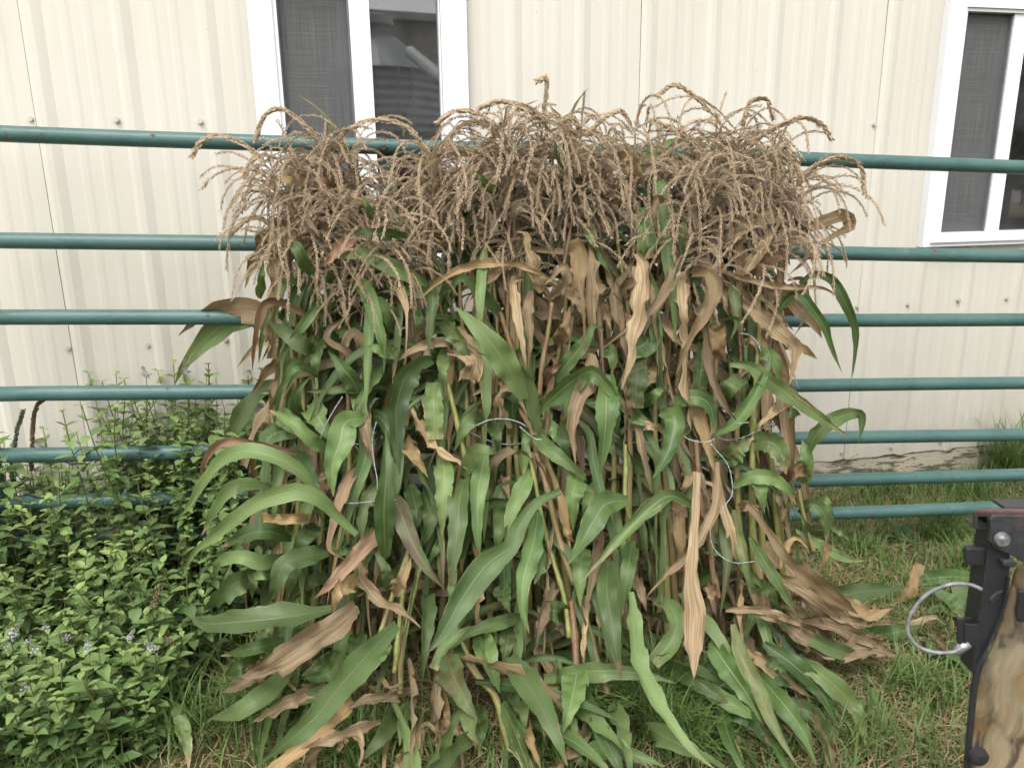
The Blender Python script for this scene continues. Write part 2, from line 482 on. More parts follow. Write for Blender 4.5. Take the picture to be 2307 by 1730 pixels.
# ------------------------------------------------------------------ barn wall
WYAW, WD = R(12.7), 2.63
cw, sw = math.cos(WYAW), math.sin(WYAW)
WN = Vector((sw, -cw, 0))                 # outward, towards the camera
def wp(s, z, out=0.0):
    return Vector((s * cw, WD + s * sw, z)) + WN * out
S9 = 0.2286
X0 = -1.8244 / .3 * S9
SB, ST = CAMH - 1.083, 2.75               # siding bottom and top
WINS = [(-.776, -.134, .971, 1.880), (1.590, 2.232, .971, 1.880)]
barn = empty('barn_wall', (0, WD, 0))
tag(barn, 'cream ribbed metal barn wall behind the green gate', 'wall')
prof = [(.010, 0), (.025, .0085), (.041, .0085), (.066, 0), (.104, 0), (.114, .0016), (.126, .0016), (.136, 0), (.162, 0), (.172, .0016), (.184, .0016), (.194, 0)]
for j in range(-2, 6):
    s0 = X0 + 4 * j * S9 + .0085
    s1 = X0 + 4 * (j + 1) * S9 + .0072
    bp = [(s0, 0)]
    for k in range(4):
        for a, h in prof:
            bp.append((X0 + (4 * j + k) * S9 + a, h))
    bp.append((s1, 0))
    ex = []
    for (a, b, z0, z1) in WINS:
        ex += [a + .01, b - .01]
    def hgt(s):
        for i in range(len(bp) - 1):
            if bp[i][0] <= s <= bp[i + 1][0]:
                t = (s - bp[i][0]) / max(1e-9, bp[i + 1][0] - bp[i][0])
                return bp[i][1] * (1 - t) + bp[i + 1][1] * t
        return 0
    ss = sorted(set([b[0] for b in bp] + [e for e in ex if s0 < e < s1]))
    mb = MB()
    for a, b in zip(ss[:-1], ss[1:]):
        mid = (a + b) / 2
        ranges = [(SB, ST)]
        for (wa, wb, z0, z1) in WINS:
            if wa + .01 <= mid <= wb - .01:
                ranges = [(SB, z0 + .01), (z1 - .01, ST)]
        for (za, zb) in ranges:
            nn = 6
            for q in range(nn):
                y0, y1 = za + (zb - za) * q / nn, za + (zb - za) * (q + 1) / nn
                wob = lambda s, z: .0022 * math.sin(s * 5.1 + z * 2.3) + .0016 * math.sin(s * 13 - z * 4 + j)
                low = lambda s, z: (.004 * math.sin(s * 47) * math.sin(s * 11) - .003) if z <= SB + 1e-6 else 0
                P = [wp(a, y0 + low(a, y0), hgt(a) + wob(a, y0)), wp(b, y0 + low(b, y0), hgt(b) + wob(b, y0)), wp(b, y1, hgt(b) + wob(b, y1)), wp(a, y1, hgt(a) + wob(a, y1))]
                mb.add(P, [(0, 1, 2, 3)])
    mb.build('siding_panel', M['siding'], barn)
# backing behind the joints, split around the windows so that the rooms stay open
mb = MB()
for (a, b, z0, z1) in ((-3.6, -.77, .02, ST), (-.77, -.14, .02, .975), (-.14, 1.596, .02, ST), (1.596, 2.226, .02, .975), (2.226, 5, .02, ST), (-.77, -.14, 1.876, ST), (1.596, 2.226, 1.876, ST)):
    mb.prism([wp(a, z0, -.02), wp(b, z0, -.02), wp(b, z1, -.02), wp(a, z1, -.02)], WN * -.05)
mb.build('wall_core', M['dark'], barn)
# screws: one mesh, shared
mb = MB()
hexp = [(math.cos(i * math.pi / 3) * .0058, math.sin(i * math.pi / 3) * .0058) for i in range(6)]
mb.prism([Vector((x * cw, x * sw, z)) + WN * .003 for x, z in hexp], WN * .006)
ring = [(math.cos(i * math.pi / 5) * .0085, math.sin(i * math.pi / 5) * .0085) for i in range(10)]
mb.prism([Vector((x * cw, x * sw, z)) + WN * .0005 for x, z in ring], WN * .0025)
screw_me = mb.mesh('screw', M['screw'])
for zz in (CAMH + .197, CAMH - .470, CAMH - 1.055):
    for k in range(-3, 19):
        s = X0 + k * S9 + (-.003 if k % 4 else .0)
        if any(a - .02 < s < b + .02 and z0 - .02 < zz < z1 for (a, b, z0, z1) in WINS): continue
        o = link('screw', screw_me, barn, loc=wp(s + rng.uniform(-.004, .004), zz + rng.uniform(-.006, .006)) - barn.location)
# skirt boards under the siding
for (z0, z1, o_) in ((.028, .148, -.004), (-.03, .022, -.012)):
    for (a, b) in ((-3.4, .62), (.625, 2.02), (2.03, 4.8)):
        mb = MB()
        mb.prism([wp(a, z0, o_), wp(b, z0, o_), wp(b, z1, o_), wp(a, z1, o_)], WN * -.03)
        mb.build('skirt_board', M['wood'], barn)

def window(s0, name_label):
    a, b, z0, z1 = s0
    w = empty('window', wp(a, z0))
    tag(w, name_label, 'window')
    def bar(nm, sa, sb, za, zb, o0, o1, mat='white'):
        m_ = MB()
        m_.prism([wp(sa, za, o0), wp(sb, za, o0), wp(sb, zb, o0), wp(sa, zb, o0)], WN * (o1 - o0))
        return m_.build(nm, M[mat], w)
    ia, ib, iz0, iz1 = a + .081, b - .079, z0 + .051, z1 - .085
    # trim: four pieces with a stepped profile
    bar('trim', a, ia - .012, z0, z1, -.02, .030)
    bar('trim', ib + .012, b, z0, z1, -.02, .030)
    bar('trim', ia - .012, ib + .012, z0, iz0 - .012, -.02, .030)
    bar('trim', ia - .012, ib + .012, iz1 + .012, z1, -.02, .030)
    # sloping sill nose on the lower trim
    m_ = MB()
    m_.prism([wp(a + .03, z0 + .016, .031), wp(b - .03, z0 + .016, .031), wp(b - .045, z0 + .026, .031), wp(a + .045, z0 + .026, .031)], WN * .008)
    m_.build('sill', M['white'], w)
    bar('frame', ia - .012, ia, iz0 - .012, iz1 + .012, -.045, .022)
    bar('frame', ib, ib + .012, iz0 - .012, iz1 + .012, -.045, .022)
    bar('frame', ia, ib, iz0 - .012, iz0, -.045, .022)
    bar('frame', ia, ib, iz1, iz1 + .012, -.045, .022)
    ms, me_ = a + .289, a + .349
    bar('mullion', ms, me_, iz0, iz1, -.03, .014)
    bar('track', ms - .006, ms - .001, iz0, iz1, -.03, .008, 'grey_strip')
    bar('track', ia + .0, ia + .004, iz0 + .001, iz1 - .001, -.02, .006, 'grey_strip')
    bar('track', ib - .006, ib - .001, iz0 + .001, iz1 - .001, -.02, .010, 'white')
    me = bpy.data.meshes.new('insect_screen')
    P = [wp(ia, iz0, -.006), wp(ms - .001, iz0, -.006), wp(ms - .001, iz1, -.006), wp(ia, iz1, -.006)]
    me.from_pydata([tuple(p) for p in P], [], [(0, 1, 2, 3)])
    u = me.uv_layers.new(name='UVMap')
    for i, q in enumerate([(0, 0), (.25, 0), (.25, 1), (0, 1)]): u.data[i].uv = q
    me.materials.append(M['screen'])
    link('insect_screen', me, w)
    for (sa, sb, oo) in ((me_, ib, -.012), (ia, ms, -.028)):
        m_ = MB()
        m_.add([wp(sa, iz0, oo), wp(sb, iz0, oo), wp(sb, iz1, oo), wp(sa, iz1, oo)], [(0, 1, 2, 3)])
        m_.build('glass_pane', M['glass'], w)
    # inner sash stile seen through the screen
    bar('sash', ms - .035, ms - .012, iz0, iz1, -.055, -.032)
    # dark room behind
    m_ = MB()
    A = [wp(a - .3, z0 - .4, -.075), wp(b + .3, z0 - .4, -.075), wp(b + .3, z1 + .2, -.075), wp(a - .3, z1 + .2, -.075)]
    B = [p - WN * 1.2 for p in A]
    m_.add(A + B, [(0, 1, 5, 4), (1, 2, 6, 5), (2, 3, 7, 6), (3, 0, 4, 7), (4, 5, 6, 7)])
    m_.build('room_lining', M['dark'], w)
    return w
window(WINS[0], 'white vinyl slider window behind the tassels, bin mirrored in its pane')
window(WINS[1], 'white vinyl slider window cut off by the photo edge, above the camouflage panel')

# ------------------------------------------------------------------ gate
GY, GS, GD = R(7.74), -.039, 2.2
RAILZ = [CAMH + q for q in (.0909, -.1713, -.374, -.5825, -.7553, -.8963, -1.0146)]
def gp(x, z, dy=0.0):
    return Vector((x, GD + x * math.tan(GY) + dy, z + GS * x))
def gate_hit(px, py):
    w = ray(px, py)
    T = GD / (w.y - w.x * math.tan(GY))
    return CAMP + w * T
XL = gate_hit(-32, 960).x
XR = 2.6
gate = empty('tube_gate', gp(0, 0))
tag(gate, 'long green tube gate with seven rails in front of the barn wall', 'gate')
RAD = .0208
for i, z in enumerate(RAILZ):
    mb = MB()
    if i == 0:
        pts = [gp(XL, z - .10)] + [gp(XL + .09 * (1 - math.cos(t)), z - .09 + .09 * math.sin(t)) for t in [k * math.pi / 16 for k in range(9)]]
    elif i == 6:
        pts = [gp(XL, z + .08)] + [gp(XL + .07 * (1 - math.cos(t)), z + .07 - .07 * math.sin(t)) for t in [k * math.pi / 16 for k in range(9)]]
    else:
        pts = [gp(XL + .005, z)]
    x = pts[-1].x
    while x < XR:
        x += .12
        sag = .0025 * math.sin(x * 2.1 + i * 1.7)
        pts.append(gp(x, z + sag, .002 * math.sin(x * 3 + i)))
    mb.tube(pts, RAD, 14)
    mb.build('rail', M['gate'], gate, smooth=True)
mb = MB(); mb.tube([gp(XL, RAILZ[6] + .078), gp(XL, .6), gp(XL, RAILZ[0] - .098)], RAD - .0006, 14)
mb.build('end_post', M['gate'], gate, smooth=True)
for px, py in ((868, 325), (1752, 372)):
    x = gate_hit(px, py).x
    mb = MB()
    a, b = gp(x, RAILZ[0] - .005, .012), gp(x, RAILZ[6], .012)
    tx = Vector((math.cos(GY), math.sin(GY), 0)) * .017
    mb.prism([b - tx, b + tx, a + tx, a - tx], Vector((-math.sin(GY), math.cos(GY), 0)) * .018)
    mb.build('brace', M['gate'], gate)
    mb = MB()
    c = gp(x, RAILZ[0], -.012)
    mb.tube([c + Vector((0, -.02, -.006)), c + Vector((0, -.002, -.004))], [.006, .009], 8)
    mb.build('bolt', M['rust'], gate)

# ------------------------------------------------------------------ corn
def catmull(P, n):
    P = [Vector(p) for p in P]
    Q = [P[0] * 2 - P[1]] + P + [P[-1] * 2 - P[-2]]
    L = [0]
    for a, b in zip(P[:-1], P[1:]): L.append(L[-1] + (b - a).length)
    out = []
    for i in range(n):
        d = L[-1] * i / (n - 1)
        k = 0
        while k < len(P) - 2 and L[k + 1] < d: k += 1
        t = (d - L[k]) / max(1e-9, L[k + 1] - L[k])
        a, b, c, e = Q[k], Q[k + 1], Q[k + 2], Q[k + 3]
        out.append(.5 * ((2 * b) + (c - a) * t + (2 * a - 5 * b + 4 * c - e) * t * t + (3 * b - a - 3 * c + e) * t ** 3))
    return out

PROF = {  # half width along the leaf
    'n': [(0, .34), (.08, .55), (.22, .9), (.36, 1), (.52, .88), (.68, .64), (.83, .36), (.94, .14), (1, .02)],
    's': [(0, .7), (.12, 1), (.32, .95), (.45, .55), (.55, .24), (.75, .16), (.92, .10), (1, .03)],
    'c': [(0, .55), (.15, .85), (.4, 1), (.7, .98), (.9, .9), (1, .78)],
    'l': [(0, .32), (.3, .38), (.5, .5), (.62, .85), (.74, 1), (.86, .8), (.94, .35), (1, .05)],
    'w': [(0, .3), (.15, .4), (.35, .62), (.55, .95), (.7, 1), (.85, .62), (.95, .25), (1, .03)],
}
def pw(tab, t):
    for (a, x), (b, y) in zip(tab[:-1], tab[1:]):
        if t <= b:
            q = (t - a) / (b - a)
            q = q * q * (3 - 2 * q)
            return x + (y - x) * q
    return tab[-1][1]

KIND = {   # dryness at base, dryness at tip, red, curl, ruffle
    'g': (.02, .22, .0, .50, .15), 'l': (.0, .2, .0, .5, .12), 'h': (.30, .50, .10, .6, .18), 'd': (.95, 1.1, .05, .95, .30),
    'p': (.70, .9, .80, .9, .2), 'y': (.80, .95, .0, .6, .24), 'r': (.05, .3, .6, .6, .12),
}
def leaf_mesh(path, hw, kind, seed, prof='n', roll=None, n=24, m=7, towards=None, gz=.006):
    r = random.Random(seed)
    C = catmull(path, n)
    d0, d1, red, curl, ruf = KIND[kind]
    red = min(1, red * r.uniform(.6, 1.3)); curl *= r.uniform(.55, 1.35)
    r0, r1, ph = (roll if roll is not None else (r.uniform(-.28, .28), r.uniform(-.4, .4), r.uniform(0, 6.28)))
    if kind == 'g': d0 += r.uniform(-.02, .26) * r.random(); d1 += r.uniform(0, .35)
    rnd = r.random()
    if kind == 'y': rnd = r.uniform(.8, 1)
    if kind == 'l': rnd = r.uniform(.85, 1)
    tipd = r.uniform(.80, 1.35); kf = r.uniform(2.2, 5.5); k2 = r.uniform(5, 11); p1, p2, p3 = (r.uniform(0, 6.28) for _ in range(3))
    tab = PROF[prof]
    V, A, UV = [], [], []
    prevs = None
    for i in range(n):
        t = i / (n - 1)
        T = (C[min(i + 1, n - 1)] - C[max(i - 1, 0)]).normalized()
        if towards is None:
            view = (CAMP - C[i]).normalized()
            s = T.cross(view)
            if s.length < .25 and prevs is not None: s = s + prevs * .4
        else:
            s = towards - T * towards.dot(T)
        s.normalize()
        if prevs is not None and s.dot(prevs) < 0 and towards is None: s = -s
        if prevs is not None: s = (s + prevs * .6).normalized(); s = (s - T * s.dot(T)).normalized()
        prevs = s.copy()
        nn = s.cross(T).normalized()
        if towards is None and nn.dot(CAMP - C[i]) < 0: nn = -nn
        ro = r0 + r1 * math.sin(3.0 * t + ph)
        s2 = s * math.cos(ro) + nn * math.sin(ro)
        n2 = nn * math.cos(ro) - s * math.sin(ro)
        w = hw * pw(tab, t) * (1 + .06 * math.sin(k2 * 2 * t + p3))
        je = (1 + r.uniform(-.16, .07), 1 + r.uniform(-.16, .07)) if kind in 'dpyh' else (1 + r.uniform(-.035, .03), 1 + r.uniform(-.035, .03))
        cu = max(.05, curl * (1 + .3 * math.sin(4 * t + p2)))
        dd = d0 + (d1 - d0) * max(0, (t - tipd * .55) / .45) + (.5 * max(0, min(1, (t - tipd) / .12)) if kind in 'ghr' else 0)
        for j in range(m):
            a = -1 + 2 * j / (m - 1)
            phi = a * cu
            x = math.sin(phi) / cu * w * (je[0] if a < -.9 else je[1] if a > .9 else 1)
            z = (1 - math.cos(phi)) / cu * w
            z += .10 * w * abs(a)
            e = abs(a) ** 2 * w
            z += e * ruf * 1.9 * (math.sin(kf * 6.28 * t + p1 + (0 if a < 0 else 1.9)) + .5 * math.sin(k2 * 6.28 * t + p2 + (1 if a > 0 else 0)))
            if kind in 'dpy':
                z += w * .16 * math.sin(5 * a + k2 * 3 * t + p3) * (1 - .3 * abs(a))
            P = C[i] + s2 * x + n2 * z
            if P.z < gz: P.z = gz
            V.append(P)
            A += [min(1, max(0, dd)), red, rnd, 1]
            UV.append((j / (m - 1), t * (len(path) and 1)))
    F = [(i * m + j, i * m + j + 1, (i + 1) * m + j + 1, (i + 1) * m + j) for i in range(n - 1) for j in range(m - 1)]
    me = bpy.data.meshes.new('leaf')
    me.from_pydata([tuple(p) for p in V], [], F)
    me.polygons.foreach_set('use_smooth', [True] * len(F))
    uvl = me.uv_layers.new(name='UVMap')
    li = np.empty(len(me.loops), dtype=np.int32)
    me.loops.foreach_get('vertex_index', li)
    uvl.data.foreach_set('uv', np.array(UV, dtype=np.float32)[li].ravel())
    ca = me.color_attributes.new('lf', 'FLOAT_COLOR', 'POINT')
    ca.data.foreach_set('color', np.array(A, dtype=np.float32))
    me.materials.append(M['leaf'])
    return me

def stalk_mesh(path, r0, r1, seed, red_top=.8, dry=.2, red_all=0.0, n=26):
    r = random.Random(seed)
    C = catmull(path, n)
    L = sum((b - a).length for a, b in zip(C[:-1], C[1:]))
    k = 8
    V, A = [], []
    up = Vector((1, 0, 0))
    rnd = r.random()
    nodes = r.uniform(.11, .16); off = r.random()
    for i in range(n):
        t = i / (n - 1)
        T = (C[min(i + 1, n - 1)] - C[max(i - 1, 0)]).normalized()
        up = (up - T * up.dot(T)).normalized(); sd_ = T.cross(up)
        q = (t * L / nodes + off) % 1.0
        bul = 1 + .28 * math.exp(-((min(q, 1 - q)) / .11) ** 2)
        rr = (r0 + (r1 - r0) * t) * bul
        for j in range(k):
            an = 2 * math.pi * j / k
            V.append(C[i] + (up * math.cos(an) + sd_ * math.sin(an)) * rr)
            A += [dry, min(1, red_all + red_top * max(0, t - .45) / .55), rnd, 1]
    F = [(i * k + j, i * k + (j + 1) % k, (i + 1) * k + (j + 1) % k, (i + 1) * k + j) for i in range(n - 1) for j in range(k)]
    F += [tuple(range(k - 1, -1, -1)), tuple((n - 1) * k + j for j in range(k))]
    me = bpy.data.meshes.new('stalk')
    me.from_pydata([tuple(p) for p in V], [], F)
    me.polygons.foreach_set('use_smooth', [True] * len(F))
    ca = me.color_attributes.new('lf', 'FLOAT_COLOR', 'POINT')
    ca.data.foreach_set('color', np.array(A, dtype=np.float32))
    me.materials.append(M['stalk'])
    return me

# --- tassels -------------------------------------------------------
SPV = np.array([(0, 0, 0), (.5, 0, .45), (-.25, .433, .45), (-.25, -.433, .45), (0, 0, 1)])
SPF = np.array([(0, 2, 1), (0, 3, 2), (0, 1, 3), (1, 2, 4), (2, 3, 4), (3, 1, 4)])
class TB:
    def __init__(s): s.V, s.F, s.A, s.n = [], [], [], 0
    def add(s, V, F, A):
        s.V.append(V); s.F.append(F + s.n); s.A.append(np.tile(A, (len(V), 1))); s.n += len(V)
    def stem(s, C, ra, rb, shade):
        mb_ = MB()
        m_ = len(C)
        mb_.tube(C, [ra + (rb - ra) * i / (m_ - 1) for i in range(m_)], 4, False)
        F = np.array([(f[0], f[1], f[2]) for f in mb_.f] + [(f[0], f[2], f[3]) for f in mb_.f])
        s.add(np.array([tuple(p) for p in mb_.v]), F, (shade, .1, 0, 1))
    def spike(s, C, r, dense, ln, wd, start=.0, open_=.42):
        """spikelets along the curve C"""
        C = [Vector(p) for p in C]
        Ls = [0]
        for a, b in zip(C[:-1], C[1:]): Ls.append(Ls[-1] + (b - a).length)
        d = Ls[-1] * start; k = 0; an = r.uniform(0, 6.28)
        while d < Ls[-1]:
            while k < len(C) - 2 and Ls[k + 1] < d: k += 1
            T = (C[k + 1] - C[k]).normalized()
            P = C[k] + (C[k + 1] - C[k]) * ((d - Ls[k]) / max(1e-9, Ls[k + 1] - Ls[k]))
            up = T.orthogonal().normalized(); sd_ = T.cross(up)
            an += 2.1 + r.uniform(-.5, .5)
            o = up * math.cos(an) + sd_ * math.sin(an)
            ax = (T + o * r.uniform(open_ * .5, open_ * 1.35)).normalized()
            e1 = ax.orthogonal().normalized(); e2 = ax.cross(e1)
            l = ln * r.uniform(.75, 1.25); w = wd * r.uniform(.8, 1.25)
            Mx = np.array([e1 * w, e2 * w, ax * l])
            V = SPV @ Mx + np.array(P + o * .0008)
            s.add(V, SPF, (r.uniform(.15, 1), 1.0 if r.random() < .12 else 0, 0, 1))
            d += dense * r.uniform(.7, 1.3)
    def mesh(s):
        return npmesh('tassel', np.concatenate(s.V), np.concatenate(s.F), M['tassel'], {'lf': np.concatenate(s.A)}, smooth=False)
def droop(p, d, L, g, r, n=12, wig=.06):
    P = [Vector(p)]; d = Vector(d).normalized()
    for i in range(n):
        t = i / n
        d = (d + Vector((r.uniform(-wig, wig), r.uniform(-wig, wig), -g * (.35 + 1.4 * t) / n * 6 * (L / .22)))).normalized()
        P.append(P[-1] + d * (L / n))
    return P
def branches(tb, base, axis, nb, r, lo=.09, hi=.28, span=.14, cone=(.3, 1.25)):
    a1 = axis.orthogonal().normalized(); a2 = axis.cross(a1)
    for b in range(nb):
        an = b * 2.4 + r.uniform(-.4, .4)
        t = r.random()
        p = base + axis * (span * t)
        cn = r.uniform(*cone)
        o = a1 * math.cos(an) + a2 * math.sin(an)
        dv, ln_, gg = axis * math.cos(cn) + o * math.sin(cn), r.uniform(lo, hi), r.uniform(.22, .70)
        C = droop(p, dv, ln_, gg, r, wig=.10)
        while max(q.z for q in C) - p.z > .11 and gg < 4:
            gg *= 1.4; dv = dv + o * .15
            C = droop(p, dv, ln_, gg, r, wig=.10)
        tb.stem(C, .0010, .0006, .5)
        tb.spike(C, r, .0025, .0098, .0030, .10)
def tassel_variant(seed):
    r = random.Random(seed); tb = TB()
    ax = Vector((r.uniform(-.25, .25), r.uniform(-.25, .25), 1)).normalized()
    stem = [Vector((0, 0, 0)), ax * .06, ax * .12]
    tb.stem(stem, .0032, .0022, .4)
    branches(tb, ax * .03, ax, r.randint(22, 30), r)
    C = droop(ax * .12, ax + (lambda q: Vector((math.cos(q) * .55, math.sin(q) * .55, 0)))(r.uniform(0, 6.28)), r.uniform(.14, .20), r.uniform(.65, 1.1), r)
    tb.stem(C, .0018, .0008, .5)
    tb.spike(C, r, .0017, .011, .0042, 0, .5)
    return tb.mesh()
TV = [tassel_variant(100 + i) for i in range(12)]

# --- traced leaves: region letter -> origin and scale of the picture region they were measured in
REG = {'A': (600, 550, .31646), 'B': (400, 900, .31646), 'C': (1000, 550, .31646), 'D': (1000, 1000, .31646), 'E': (1400, 550, .27125), 'F': (1400, 950, .27125),
       'G': (400, 1300, .31646), 'H': (1000, 1300, .40687), 'I': (1200, 150, .36166), 'J': (550, 150, .31646), 'K': (1707, 1000, .43988), 'Z': (0, 0, .36166), 'V': (2007, 1080, .39164), 'P': (0, 0, 1.0)}
def px(reg, p):
    o = REG[reg]
    return o[0] + p[0] * o[2], o[1] + p[1] * o[2]
SURF = [(100, 2.00), (500, 1.97), (800, 1.88), (1000, 1.82), (1200, 1.74), (1400, 1.63), (1550, 1.54), (1730, 1.38), (2200, 1.1)]
def surf(x, y):
    Y = SURF[0][1]
    for (a, u), (b, v) in zip(SURF[:-1], SURF[1:]):
        if y <= b:
            t = max(0, (y - a) / (b - a)); Y = u + (v - u) * t; break
    e = max(0, abs(x - 1150) - 280) / 500
    Y += .16 * min(1.4, e * e)
    return Y
def trace(reg, pts, dz=0.0, base_in=.05, arch=.03):
    out = []
    n = len(pts)
    for i, p in enumerate(pts):
        X, Yp = px(reg, p)
        t = i / (n - 1)
        Y = surf(X, Yp) + dz + base_in * (1 - t) ** 2 - arch * math.sin(math.pi * t)
        if len(p) > 2: Y += p[2]
        gy = ground_y(Yp, X)
        if Y > gy - .065: Y = gy - .065
        out.append(at(X, Yp, Y))
    return out
